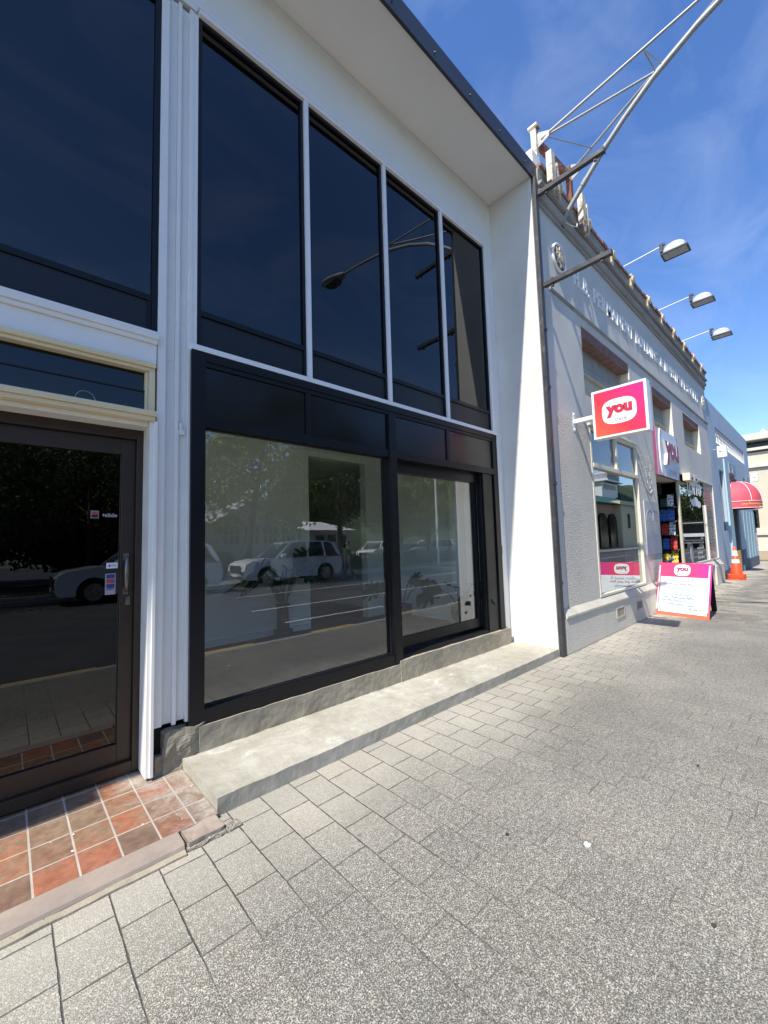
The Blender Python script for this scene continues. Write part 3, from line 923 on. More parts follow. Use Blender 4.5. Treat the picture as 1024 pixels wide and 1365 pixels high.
# ---- the empty shop behind the glass
b = MB()
b.box(0.80, 3.36, 2.87, 3.02, 0.28, 3.1)
b.box(3.36, 4.49, 2.87, 3.02, 2.87, 3.1)
b.box(4.49, 5.19, 2.87, 3.02, 0.28, 3.1)
b.box(5.10, 5.19, 0.81, 2.87, 0.28, 3.1)
b.box(4.93, 5.0995, 1.28, 1.44, 0.28, 3.1)
b.box(0.74, 0.80, 0.81, 2.87, 0.28, 3.1)
wx0, wx1, wy0, wy1 = 1.35, 3.10, 1.45, 2.60
for (xa, xb, ya, yb) in ((0.80, wx0, 0.81, 8.0), (wx1, 5.10, 0.81, 8.0), (wx0, wx1, 0.81, wy0), (wx0, wx1, wy1, 8.0)):
    b.box(xa, xb, ya, yb, 2.955, 2.979)
for (xa, xb, ya, yb) in ((wx0 - 0.1, wx0, wy0, wy1), (wx1, wx1 + 0.1, wy0, wy1), (wx0 - 0.1, wx1 + 0.1, wy0 - 0.1, wy0), (wx0 - 0.1, wx1 + 0.1, wy1, wy1 + 0.1)):
    b.box(xa, xb, ya, yb, 2.98, 6.80)   # light well added to bring daylight down into the shop
b.box(0.80, 3.35, 2.850, 2.869, 0.281, 0.37)
b.build('interior_wall', M['interior_white'], WB)
b = MB(); b.box(0.74, 5.199, 0.81, 8.0, 0.10, 0.28); b.build('carpet', M['carpet'], WB)
b = MB(); b.box(2.4, 5.19, 6.2, 6.3, 0.28, 2.95); b.box(2.4, 2.45, 3.03, 6.2, 0.28, 2.95); b.build('back_room', pm('back_room', (0.10, 0.10, 0.10), 0.9), WB)

# ------------------------------------------------------------------ downpipe post with two arms at the building line
PB = thing('steel_bracket', 'dark steel channel post at the corner of the two buildings with two bare sign arms', 'bracket', (5.26, -0.03, 0))
b = MB()
b.box(5.215, 5.300, -0.055, -0.047, 0.0, 6.50)
b.box(5.215, 5.229, -0.0465, -0.005, 0.0, 6.50)
b.box(5.286, 5.300, -0.0465, -0.005, 0.0, 6.50)
for z in (0.9, 2.2, 3.5, 4.3):
    b.box(5.205, 5.31, -0.062, -0.0555, z, z + 0.05)
b.build('post', M['dark_post'], PB, bevel=0.002)
for z in (6.279, 4.947):
    b = MB()
    b.box(5.270, 5.334, -0.905, -0.0565, z - 0.030, z + 0.030)
    b.box(5.264, 5.340, -0.915, -0.9055, z - 0.036, z + 0.036)
    a_ = b.build('arm', M['dark_post'], PB, bevel=0.004)
    for y in (-0.80, -0.17):
        b = MB(); b.box(5.285, 5.318, y - 0.015, y + 0.015, z - 0.066, z - 0.0305); b.build('bolt', M['dark_post'], a_)
        b = MB(); b.box(5.285, 5.318, y - 0.015, y + 0.015, z + 0.0305, z + 0.055); b.build('bolt', M['dark_post'], a_)

# ------------------------------------------------------------------ grey building
GB = thing('grey_building', 'grey rendered commercial building with raised white lettering and a row of three recessed upper windows', 'building', (11, 0.3, 0))
X0, X1 = 5.32, 16.62
CUT = [(6.63, 8.93, 3.72, 4.88), (10.42, 12.09, 3.84, 4.82), (13.22, 15.25, 3.86, 4.78)]
DOORX = (10.16, 12.0)
POST = (12.06, 16.60)
SHOP = (6.66, 8.95, 0.585, 3.25)
def wall_with_holes(b, x0, x1, z0, z1, y0, y1, holes):
    xs = sorted({x0, x1} | {h[0] for h in holes} | {h[1] for h in holes})
    for a, c in zip(xs, xs[1:]):
        hs_ = sorted([h for h in holes if h[0] <= a + 1e-6 and h[1] >= c - 1e-6], key=lambda h: h[2])
        z = z0
        for h in hs_:
            if h[2] > z + 1e-6:
                b.box(a, c, y0, y1, z, h[2])
            z = h[3]
        if z < z1 - 1e-6:
            b.box(a, c, y0, y1, z, z1)
b = MB()
wall_with_holes(b, X0, X1, 2.02 + 1.23, 6.2, 0.0, 0.32, CUT)
wall_with_holes(b, SHOP[1] + 1.21, X1, 2.80, 3.25, 0.0, 0.32, [(POST[0], POST[1] , 2.80, 3.08)])
b.box(X0, X1, 0.33, 9.0, 6.05, 6.2)
b.box(X1 - 0.3, X1, 0.33, 9.0, 0.0, 6.05)
b.box(X0, X0 + 0.25, 0.33, 9.0, 0.0, 6.05)
b.box(X0, X1, 8.8, 9.0, 0.0, 6.05)
b.build('wall', M['grey_render'], GB)
b = MB()
b.box(X0 + 0.24, SHOP[0], -0.012, 0.32, 0.46, 3.2495)
b.build('roughcast_wall', M['grey_roughcast'], GB)
b = MB()
b.box(SHOP[1], DOORX[0], -0.012, 0.32, 0.46, 3.10)
b.box(SHOP[1], DOORX[0], 0.0, 0.32, 3.10, 3.2495)
b.build('roughcast_wall', M['grey_roughcast'], GB)
b = MB(); b.box(X0, X0 + 0.2395, -0.002, 0.32, 0.0, 3.2495); b.build('corner_strip', M['grey_render'], GB)
b = MB()
b.box(X0 + 0.02, 6.735, -0.050, 0.32, 0.0, 0.455)
b.box(6.740, 8.96, -0.048, 0.32, 0.0, 0.455)
b.box(8.96, DOORX[0], -0.050, 0.32, 0.0, 0.455)
b.box(DOORX[1] + 0.02, X1 - 0.03, -0.045, 0.32, 0.0, 0.56)
b.box(15.35, X1 - 0.001, -0.105, -0.0455, 0.0, 0.58)
b.build('plinth', M['grey_roughcast'], GB, bevel=0.012)
b = MB()
b.sweep([(-0.062, 0.455), (-0.062, 0.485), (-0.013, 0.575), (0.3, 0.584), (0.3, 0.455)], X0 + 0.05, 8.955)
b.sweep([(-0.062, 0.455), (-0.062, 0.485), (-0.013, 0.575), (0.3, 0.584), (0.3, 0.455)], 8.958, DOORX[0] - 0.002)
b.sweep([(-0.075, 0.562), (-0.075, 0.60), (-0.02, 0.70), (0.3, 0.71), (0.3, 0.562)], DOORX[1] + 0.022, X1 - 0.032)
b.build('plinth_cap', M['plinth_cap'], GB, bevel=0.004)
for x0, x1 in ((7.17, 7.55), (8.15, 8.51)):
    b = MB()
    b.box(x0, x1, -0.056, -0.049, 0.20, 0.222); b.box(x0, x1, -0.056, -0.049, 0.345, 0.365)
    b.box(x0, x0 + 0.025, -0.056, -0.049, 0.2225, 0.3445); b.box(x1 - 0.025, x1, -0.056, -0.049, 0.2225, 0.3445)
    vnt = b.build('vent', M['plinth_cap'], GB)
    b = MB()
    b.box(x0 + 0.026, x1 - 0.026, -0.0515, -0.0485, 0.223, 0.344)
    b.build('vent_opening', pm('vent_dark', (0.05, 0.048, 0.045), 0.8), vnt)
    b = MB()
    for k in range(7):
        xx = x0 + 0.05 + k * (x1 - x0 - 0.1) / 6
        b.box(xx - 0.004, xx + 0.004, -0.0545, -0.052, 0.223, 0.344)
    b.build('vent_bar', M['plinth_cap'], vnt)

# mouldings: frieze string, cornice, parapet, coping
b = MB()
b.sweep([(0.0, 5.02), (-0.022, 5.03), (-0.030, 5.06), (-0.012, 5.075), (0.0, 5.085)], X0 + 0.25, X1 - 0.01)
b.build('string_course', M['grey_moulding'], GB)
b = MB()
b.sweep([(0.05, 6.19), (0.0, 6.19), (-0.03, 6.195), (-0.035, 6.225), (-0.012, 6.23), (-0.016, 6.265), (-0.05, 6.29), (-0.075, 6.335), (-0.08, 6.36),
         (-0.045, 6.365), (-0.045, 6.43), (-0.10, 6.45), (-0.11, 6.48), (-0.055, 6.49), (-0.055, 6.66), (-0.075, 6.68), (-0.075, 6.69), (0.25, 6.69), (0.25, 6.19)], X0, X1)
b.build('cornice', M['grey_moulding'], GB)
b = MB()
x = X0
rnd = random.Random(4)
while x < X1 - 0.05:
    l = min(0.23, X1 - x)
    b.box(x, x + l - 0.012, -0.105 + rnd.uniform(-0.012, 0.012), 0.26, 6.692, 6.755 + rnd.uniform(-0.012, 0.014))
    x += l
b.build('coping', M['brick_trim'], GB, bevel=0.006)
b = MB(); b.box(X0 - 0.02, X0 + 0.22, 0.0, 0.34, 6.756, 7.02); b.build('parapet_block', M['white_plaster'], GB, bevel=0.01)
# cream console ornaments along the parapet
for k, x in enumerate((5.87, 6.95, 8.07, 9.16, 10.26, 11.35, 12.42, 13.52, 14.63, 15.72)):
    b = MB()
    ring = []
    for q in range(26):
        a = q / 25 * 4.4 * math.pi
        r = 0.068 * (1 - q / 30)
        ring.append((x + r * math.cos(a), -0.135, 6.66 + r * 1.15 * math.sin(a)))
    b.tube(ring, 0.024, 6)
    b.prism([(x - 0.055, -0.118, 6.69), (x - 0.045, -0.118, 6.54), (x, -0.118, 6.47), (x + 0.045, -0.118, 6.54), (x + 0.055, -0.118, 6.69)], (0, 0.07, 0))
    b.box(x - 0.04, x + 0.04, -0.13, 0.0, 6.74, 6.785)
    b.build('scroll_ornament', M['ornament_cream'], GB)
for x, z0, z1 in ((5.52, 6.40, 6.96), (6.58, 6.32, 6.93)):
    b = MB()
    b.prism([(x - 0.06, -0.20, z1), (x - 0.06, -0.20, z0 + 0.10), (x, -0.20, z0), (x + 0.06, -0.20, z0 + 0.10), (x + 0.06, -0.20, z1)], (0, 0.018, 0))
    b.box(x - 0.06, x - 0.035, -0.1815, -0.12, z0 + 0.12, z1)
    b.prism([(x + 0.15, -0.19, z1 - 0.06), (x + 0.15, -0.19, z0 + 0.13), (x + 0.19, -0.19, z0 + 0.05), (x + 0.19, -0.19, z1 - 0.06)], (0, 0.09, 0))
    b.build('pilaster_stub', M['rust_white'], GB)

# lettering and medallions
b = MB()
put_text(b, 'H.B. PERMANENT BUILDING & INVESTMENT SOCIETY', (10.95, -0.002, 5.635), (1, 0, 0), (0, 0, 1), 0.3, 0.004, 0.016, space=1.22, width=8.95, height=0.275)
b.build('lettering', M['white_letter'], GB)
for x in (5.94, 16.12):
    b = MB()
    b.tube([(x + 0.205 * math.cos(a * math.pi / 18), -0.018, 5.66 + 0.205 * math.sin(a * math.pi / 18)) for a in range(37)], 0.022, 8, caps=False)
    md = b.build('medallion', M['white_letter'], GB)
    b = MB(); plate(b, (x, -0.001, 5.66), (1, 0, 0), (0, 0, 1), 0.40, 0.40, 0.02, 2, 36); b.build('medallion_disc', pm('medallion_red', (0.17, 0.085, 0.075), 0.8, var=0.2, vs=20), md)
    b = MB()
    for q in range(8):
        a = q * math.pi / 4
        a1 = (q + 3) * math.pi / 4
        p, r_ = Vector((x + 0.16 * math.cos(a), -0.032, 5.66 + 0.16 * math.sin(a))), Vector((x + 0.16 * math.cos(a1), -0.032, 5.66 + 0.16 * math.sin(a1)))
        b.tube([p, r_], 0.016, 6)
    plate(b, (x, -0.022, 5.66), (1, 0, 0), (0, 0, 1), 0.12, 0.12, 0.035, 2, 20)
    b.build('star', M['ornament_cream'], md)

# upper windows: boarded, with a brick lintel and a lit reveal
M['board_grey'] = pm('board_grey', (0.40, 0.40, 0.37), 0.8, var=0.08, vs=3, dirt=(0.28, 0.28, 0.26), dscale=2)
M['board_cream'] = pm('board_cream', (0.52, 0.49, 0.40), 0.8, var=0.08, vs=3, dirt=(0.40, 0.37, 0.29), dscale=2)
M['cream_reveal'] = pm('cream_reveal', (0.76, 0.71, 0.56), 0.8, var=0.04)
for x0, x1, z0, z1 in CUT:
    b = MB()
    b.box(x0, x1, 0.20, 0.24, z1 - 0.62, z1 - 0.17)
    k = x0 + 0.03
    while k < x1 - 0.03:
        b.box(k, k + 0.02, 0.19, 0.1995, z1 - 0.46, z1 - 0.17)
        k += 0.085
    w = b.build('window', M['board_grey'], GB)
    b = MB(); b.box(x0, x1, 0.205, 0.24, z0, z1 - 0.6205); b.box(x0, x1, 0.16, 0.2045, z1 - 0.64, z1 - 0.60)
    for q in (0.3, 0.72):
        b.lathe((x0 + (x1 - x0) * q, 0.20, z0 + 0.24), [(0.03, 0), (0.04, 0.03), (0.03, 0.10), (0.012, 0.12)], 8)
    b.build('board', M['board_cream'], w)
    b = MB()
    n = int((x1 - x0) / 0.235)
    for q in range(n):
        a = x0 + (x1 - x0) * q / n
        b.box(a + 0.004, a + (x1 - x0) / n - 0.008, 0.015, 0.235, z1 - 0.165, z1 - 0.004)
    b.build('brick_lintel', M['brick_trim'], w, bevel=0.008)
    b = MB(); b.box(x1 - 0.012, x1 - 0.001, 0.002, 0.158, z0, z1 - 0.17); b.box(x0 - 0.0, x1 - 0.013, 0.002, 0.155, z0, z0 + 0.02); b.build('reveal', M['cream_reveal'], w)

# shop window with two top lights
b = MB()
x0, x1, z0, z1 = SHOP
b.box(x0, x0 + 0.055, -0.02, 0.08, z0, z1); b.box(x1 - 0.055, x1, -0.02, 0.08, z0, z1)
b.box(x0 + 0.0555, x1 - 0.0555, -0.02, 0.08, z1 - 0.05, z1); b.box(x0 + 0.0555, x1 - 0.0555, -0.03, 0.08, 2.60, 2.665)
b.box(x0 + 0.0555, x1 - 0.0555, -0.02, 0.08, z0, z0 + 0.04)
b.box(7.78, 7.85, -0.022, 0.08, 2.6655, z1 - 0.0505)
b.box(x0 - 0.03, x1 + 0.03, -0.045, 0.0, z1 + 0.001, z1 + 0.035)
sw = b.build('shop_window', pm('shop_frame_cream', (0.70, 0.66, 0.52), 0.5, var=0.06, vs=9, dirt=(0.48, 0.43, 0.32), dscale=8, dlo=0.6, dhi=0.8), GB, bevel=0.004)
b = MB(); b.box(x0 + 0.056, x1 - 0.056, 0.026, 0.034, z0 + 0.041, 2.599); b.build('pane', M['shop_glass'], sw)
m_tl = pm('top_light', (0.155, 0.18, 0.20), 0.12, var=0.05, vs=2)
b = MB(); b.box(x0 + 0.056, 7.7795, 0.026, 0.034, 2.666, z1 - 0.051); b.box(7.8505, x1 - 0.056, 0.026, 0.034, 2.666, z1 - 0.051); b.build('top_light', m_tl, sw)
# display behind the glass
b = MB()
b.box(5.6, 10.1, 1.6, 1.65, 0.1, 3.2); b.box(5.6, 10.1, 0.33, 1.6, 3.2, 3.24)
b.box(5.57, 5.6, 0.33, 1.65, 0.1, 3.2)
b.build('shop_lining', pm('shop_lining', (0.20, 0.20, 0.20), 0.9, var=0.1), GB)
b = MB(); b.box(5.6, 10.1, 0.33, 1.6, 0.40, 0.55); b.build('display_floor', pm('display_floor', (0.25, 0.22, 0.18), 0.7), GB)

# open doorway
b = MB()
b.box(DOORX[0], DOORX[1], 3.4, 3.45, 0.0, 2.80); b.box(DOORX[0] - 0.05, DOORX[0], 0.33, 3.45, 0.0, 2.8); b.box(DOORX[1], DOORX[1] + 0.05, 0.33, 3.45, 0.0, 2.8)
b.box(DOORX[0], DOORX[1], 0.33, 3.4, 2.72, 2.80)
b.build('shop_interior', pm('shop_interior', (0.05, 0.048, 0.045), 0.9), GB)
b = MB(); b.box(DOORX[0], DOORX[1], 0.0, 3.4, -0.02, 0.012); b.build('shop_floor', pm('shop_floor', (0.13, 0.12, 0.11), 0.7), GB)
b = MB(); b.box(11.95, 12.055, -0.03, 0.012, 0.565, 3.06); b.build('door_jamb', pm('jamb_cream', (0.50, 0.45, 0.33), 0.7, var=0.1, vs=8), GB, bevel=0.004)

# dark vinyl covered window right of the door
PX0, PX1, PZ0, PZ1 = 12.06, 16.56, 0.712, 3.08
b = MB()
b.box(PX0, PX1, -0.012, 0.05, PZ1 - 0.05, PZ1); b.box(PX0, PX1, -0.012, 0.05, PZ0, PZ0 + 0.05)
b.box(PX0, PX0 + 0.05, -0.012, 0.05, PZ0 + 0.0505, PZ1 - 0.0505); b.box(PX1 - 0.05, PX1, -0.012, 0.05, PZ0 + 0.0505, PZ1 - 0.0505)
b.box(15.10, 15.19, -0.02, 0.05, PZ0 + 0.0505, 2.35)
dw = b.build('vinyl_window', pm('vinyl_frame', (0.66, 0.64, 0.57), 0.5, var=0.05), GB, bevel=0.003)
b = MB(); b.box(PX0 + 0.051, 15.099, 0.02, 0.03, PZ0 + 0.051, PZ1 - 0.051); b.build('pane', glassmat('vinyl_glass', (0.03, 0.03, 0.03), 0.2), dw)
b = MB(); b.box(PX0 + 0.051, PX1 - 0.051, 0.05, 0.06, PZ0 + 0.051, PZ1 - 0.051); b.build('backing', M['black_void'], dw)
m, t, p = newmat('swirl_vinyl')
v = coords(t, (1, 1, 1))
wv = t.nodes.new("ShaderNodeTexWave"); wv.wave_type = 'RINGS'
wv.inputs['Scale'].default_value = 5; wv.inputs['Distortion'].default_value = 9; wv.inputs['Detail'].default_value = 2
t.links.new(v, wv.inputs['Vector'])
t.links.new(mix(t, ramp(t, wv.outputs['Fac'], 0.35, 0.65, 0, 1), (0.07, 0.07, 0.085), (0.30, 0.30, 0.33)), p.inputs['Base Color'])
p.inputs['Roughness'].default_value = 0.25
b = MB(); b.box(15.1905, PX1 - 0.051, 0.018, 0.03, PZ0 + 0.051, PZ1 - 0.051); b.build('patterned_vinyl', m, dw)
b = MB()
put_text(b, 'LOTTO', (14.0, 0.0195, 2.76), (1, 0, 0), (0, 0, 1), 0.4, 0.03, 0.003, width=1.75, height=0.36)
b.build('lettering', M['white_letter'], dw)
b = MB()
for q, (a, c, w_, h_) in enumerate(((13.72, 2.36, 0.5, 0.20), (14.05, 2.40, 0.62, 0.26), (14.40, 2.34, 0.52, 0.20), (13.40, 2.42, 0.10, 0.10), (13.32, 2.25, 0.08, 0.08), (13.52, 2.18, 0.08, 0.08))):
    plate(b, (a, 0.0195 - q * 0.0008, c), (1, 0, 0), (0, 0, 1), w_, h_, 0.003, 2, 20)
b.build('cloud_logo', M['white_letter'], dw)
b = MB()
for q in range(3):
    scribble(b, (13.75, 0.0195, 1.10 - q * 0.13), (1, 0, 0), (0, 0, 1), 0.8 - 0.2 * (q == 1), 0.08, 50 + q, 0.012)
b.build('small_print', pm('small_print', (0.42, 0.42, 0.42), 0.6), dw)
b = MB(); plate(b, (13.05, 0.0195, 0.98), (1, 0, 0), (0, 0, 1), 0.30, 0.42, 0.003, 2, 24); b.build('round_sticker', pm('round_sticker', (0.45, 0.47, 0.50), 0.5), dw)
b = MB()
b.box(12.55, 13.02, -0.17, -0.0125, 2.86, 3.05); b.box(13.03, 13.50, -0.17, -0.0125, 2.86, 3.05)
al = b.build('alarm_box', pm('alarm_cream', (0.72, 0.68, 0.55), 0.5, var=0.03), GB, bevel=0.01)
for x in (12.70, 13.18):
    b = MB(); b.box(x, x + 0.16, -0.176, -0.1705, 2.90, 2.95); b.build('alarm_slot', M['rubber'], al)

# fascia sign over the door, printed panel with a raised logo
FX0, FX1, FZ0, FZ1 = 10.20, 12.06, 2.80, 3.86
m_purple = pm('sign_purple', (0.23, 0.055, 0.13), 0.45, var=0.05)
m_lilac = pm('sign_lilac', (0.62, 0.42, 0.50), 0.45, var=0.03)
m_pale = pm('sign_pale', (0.62, 0.66, 0.74), 0.45, var=0.03, vs=2)
b = MB(); b.box(FX0, FX1, -0.055, -0.002, FZ0, FZ1); fs = b.build('fascia_sign', m_purple, GB, bevel=0.004)
b = MB(); b.box(FX0 + 0.004, FX0 + 0.38, -0.060, -0.0555, FZ0 + 0.004, FZ1 - 0.004); b.build('sign_band', m_lilac, fs)
b = MB(); plate(b, (11.18, -0.0605, 3.33), (1, 0, 0), (0, 0, 1), 1.58, 1.36, 0.012, 3.2, 44)
pl = b.build('sign_panel', m_pale, fs)
# the oval runs off the board top and bottom
for v_ in pl.data.vertices:
    z = v_.co.z + ORG[fs.name].z if False else v_.co.z
    v_.co.z = max(min(v_.co.z, FZ1 - 0.003), FZ0 + 0.003)
b = MB()
b.tube([(11.18 - 0.79 * abs(math.cos(a)) ** 0.62, -0.064, 3.33 + 0.68 * math.copysign(abs(math.sin(a)) ** 0.62, math.sin(a))) for a in [(-0.85 + 1.7 * k / 20) for k in range(21)]], 0.022, 6)
ed = b.build('sign_edge', M['white_letter'], fs)
for v_ in ed.data.vertices:
    v_.co.z = max(min(v_.co.z, FZ1 - 0.003), FZ0 + 0.003)
b = MB(); put_text(b, 'you', (11.20, -0.073, 3.33), (1, 0, 0), (0, 0, 1), 0.6, 0.035, 0.05, width=1.12, height=0.54); b.build('lettering', M['white_letter'], fs)
b = MB(); put_text(b, 'you', (11.20, -0.1235, 3.33), (1, 0, 0), (0, 0, 1), 0.6, 0.034, 0.004, width=1.12, height=0.54); b.build('letter_face', pm('letter_face', (0.30, 0.05, 0.12), 0.5), fs)
b = MB(); put_text(b, 'travel', (11.36, -0.073, 2.96), (1, 0, 0), (0, 0, 1), 0.2, 0.0, 0.003, width=0.62, height=0.17); b.build('small_lettering', pm('grey_print', (0.40, 0.42, 0.46), 0.5), fs)

# printed panel on the pillar and the relief ornament above it
m, t, p = newmat('poster_print')
v = coords(t)
sx = t.nodes.new("ShaderNodeSeparateXYZ"); t.links.new(v, sx.inputs[0])
c = mix(t, ramp(t, mth(t, 'ADD', sx.outputs[2], mth(t, 'MULTIPLY', nz(t, v, 2.2, 3), 0.5)), 1.70, 1.98, 0, 1), (0.27, 0.32, 0.42), (0.52, 0.53, 0.52))
c = mix(t, ramp(t, nz(t, v, 3.5, 5, 0.6, 1.0), 0.5, 0.62, 0, 0.5), c, (0.40, 0.44, 0.50))
t.links.new(c, p.inputs['Base Color'])
p.inputs['Roughness'].default_value = 0.3
b = MB(); b.box(9.14, 10.13, -0.026, -0.0125, 1.13, 2.20); po = b.build('poster', m, GB)
b = MB()
for q in range(3):
    b.box(9.50, 9.66, -0.0275, -0.0265, 1.46 + q * 0.05, 1.472 + q * 0.05)
for x in (9.74, 9.85):
    b.prism([(x, -0.0265, 1.45), (x + 0.09, -0.0265, 1.50), (x, -0.0265, 1.55)], (0, -0.0012, 0))
arc = lambda x, r: [(x + r * math.cos(a), -0.027, 1.80 + r * 1.1 * math.sin(a)) for a in [math.pi * k / 12 for k in range(13)]]
b.tube(arc(9.42, 0.2), 0.006, 5); b.tube(arc(9.86, 0.2), 0.006, 5)
put_text(b, 'S', (9.45, -0.0265, 1.78), (1, 0, 0), (0, 0, 1), 0.2, 0.0, 0.001)
b.build('poster_print', pm('poster_ink', (0.28, 0.31, 0.37), 0.5), po)
b = MB()
for cx_, cz_, r_ in ((9.62, 2.78, 0.13), (9.62, 2.78, 0.07), (9.50, 2.62, 0.07), (9.74, 2.62, 0.07), (9.62, 2.54, 0.09)):
    b.tube([(cx_ + r_ * math.cos(a * math.pi / 12), -0.010, cz_ + r_ * math.sin(a * math.pi / 12)) for a in range(25)], 0.007, 6, caps=False)
b.tube([(9.40 + 0.44 * k / 12, -0.011, 2.46 - 0.10 * math.sin(math.pi * k / 12)) for k in range(13)], 0.009, 6)
for x in (9.44, 9.80):
    b.tube([(x, -0.010, 2.98), (x, -0.010, 2.86)], 0.008, 6)
b.build('relief_ornament', M['grey_roughcast'], GB)

# ------------------------------------------------------------------ things in the doorway
rk = thing('magazine_rack', 'dark shelving rack packed with covers just inside the shop doorway', 'shelving', (11.9, 0.8, 0))
b = MB(); b.box(11.93, 11.98, 0.03, 1.6, 0.02, 2.5); b.build('back_panel', M['black_panel'], rk)
for k in range(7):
    b = MB(); b.box(11.68, 11.929, 0.03, 1.6, 0.12 + k * 0.34, 0.14 + k * 0.34); b.build('shelf', M['black_panel'], rk)
cols = {'red': (0.55, 0.04, 0.03), 'yellow': (0.70, 0.48, 0.05), 'blue': (0.05, 0.16, 0.50), 'green': (0.08, 0.28, 0.09), 'white': (0.72, 0.72, 0.70), 'orange': (0.70, 0.20, 0.03), 'pale blue': (0.30, 0.48, 0.62), 'dark green': (0.03, 0.10, 0.05)}
mats = {k: pm('cover_' + k.replace(' ', '_'), c, 0.4, var=0.5, vs=22, dirt=(0.03, 0.03, 0.035), dscale=18, dlo=0.52, dhi=0.56) for k, c in cols.items()}
rnd = random.Random(21)
for k in range(7):
    for j in range(6):
        low = j == 0 or k < 2
        cn_ = ('orange', 'red', 'yellow', 'red', 'white', 'blue', 'white')[k] if j == 0 else rnd.choice(['red', 'dark green', 'orange', 'dark green'] if low else ['green', 'dark green', 'blue', 'dark green', 'red'])
        y = 0.05 + j * 0.155 + rnd.uniform(-0.01, 0.01)
        z = 0.1405 + k * 0.34
        h = rnd.uniform(0.29, 0.325) if j == 0 else rnd.uniform(0.20, 0.31)
        w_ = rnd.uniform(0.12, 0.145)
        b = MB(); b.prism([(11.72, y, z), (11.72, y + w_, z), (11.79, y + w_, z + h), (11.79, y, z + h)], (0.02, 0, 0))
        o = b.build('magazine', mats[cn_])
        tag(o, '%s cover on the %s shelves of the rack inside the doorway' % (cn_, 'front or lower' if low else 'upper'), 'magazine', 'covers on the doorway rack')
TR = thing('toy_ride', 'red and yellow coin ride standing just inside the shop doorway', 'toy ride', (11.5, 0.2, 0))
b = MB(); b.box(11.34, 11.62, 0.04, 0.42, 0.013, 0.42); b.build('base', mats['red'], TR, bevel=0.04)
b = MB(); b.lathe((11.48, 0.22, 0.42), [(0.12, 0), (0.15, 0.12), (0.14, 0.3), (0.08, 0.40), (0.01, 0.42)], 18); b.build('body', mats['orange'], TR)
b = MB(); b.lathe((11.48, 0.22, 0.84), [(0.02, 0), (0.09, 0.04), (0.11, 0.12), (0.08, 0.20), (0.01, 0.23)], 18); b.build('head', mats['yellow'], TR)
b = MB(); b.tube([(11.30, 0.05, 0.95), (11.36, 0.14, 0.90), (11.42, 0.20, 0.84), (11.46, 0.3, 0.78)], 0.03, 8); b.build('handlebar', mats['blue'], TR)

# ------------------------------------------------------------------ projecting box sign
HS = thing('box_sign', 'square pink and red lightbox sign reading you travel on a white wall arm', 'sign', (6.1, 0.0, 3.2))
m, t, p = newmat('sign_face_gradient')
g = t.nodes.new("ShaderNodeTexCoord")
sx = t.nodes.new("ShaderNodeSeparateXYZ"); t.links.new(g.outputs['Generated'], sx.inputs[0])
# printed blend: orange at the lower left, pink at the upper right
gg = mth(t, 'ADD', mth(t, 'MULTIPLY', mth(t, 'SUBTRACT', 1.0, sx.outputs[1]), 0.55), mth(t, 'MULTIPLY', sx.outputs[2], 0.45))
crp = t.nodes.new("ShaderNodeValToRGB")
crp.color_ramp.elements[0].position = 0.05; crp.color_ramp.elements[0].color = (0.80, 0.115, 0.055, 1)
crp.color_ramp.elements[1].position = 0.95; crp.color_ramp.elements[1].color = (0.58, 0.025, 0.22, 1)
e = crp.color_ramp.elements.new(0.42); e.color = (0.74, 0.040, 0.070, 1)
t.links.new(gg, crp.inputs[0]); t.links.new(crp.outputs[0], p.inputs['Base Color'])
p.inputs['Roughness'].default_value = 0.3
M['sign_face'] = m
SY0, SY1, SZ0, SZ1 = -0.978, -0.300, 2.862, 3.542
b = MB(); b.box(6.034, 6.184, SY0, SY1, SZ0, SZ1); b.build('case', M['white_alu'], HS, bevel=0.004)
for xf, sg in ((6.0335, -1), (6.1845, 1)):
    b = MB()
    if sg < 0:
        b.box(xf - 0.003, xf, SY0 + 0.032, SY1 - 0.032, SZ0 + 0.032, SZ1 - 0.032)
    else:
        b.box(xf, xf + 0.003, SY0 + 0.032, SY1 - 0.032, SZ0 + 0.032, SZ1 - 0.032)
    b.build('face', M['sign_face'], HS)
    u = (0, sg, 0)
    xa = xf + sg * 0.0035
    b = MB(); plate(b, (xa, -0.640, 3.200), u, (0, 0, 1), 0.425, 0.345, 0.002, 3.0, 44); b.build('logo_oval', M['white_letter'], HS)
    b = MB(); put_text(b, 'you', (xa + sg * 0.0025, -0.640, 3.205), u, (0, 0, 1), 0.2, 0.014, 0.002, width=0.325, height=0.165); b.build('lettering', pm('you_red', (0.52, 0.035, 0.075), 0.4, var=0.02), HS)
    b = MB(); put_text(b, 'travel', (xa + sg * 0.0025, -0.660, 3.090), u, (0, 0, 1), 0.1, 0.0015, 0.002, width=0.158, height=0.054); b.build('small_lettering', pm('travel_grey', (0.42, 0.38, 0.42), 0.4), HS)
b = MB(); b.box(6.075, 6.135, -0.2995, -0.016, 3.172, 3.232); b.build('arm', M['white_gloss'], HS, bevel=0.006)
b = MB(); b.box(6.055, 6.155, -0.0155, -0.013, 3.06, 3.35)
for z in (3.09, 3.32):
    b.box(6.09, 6.12, -0.028, -0.016, z - 0.012, z + 0.012)
b.build('wall_plate', M['white_gloss'], HS)

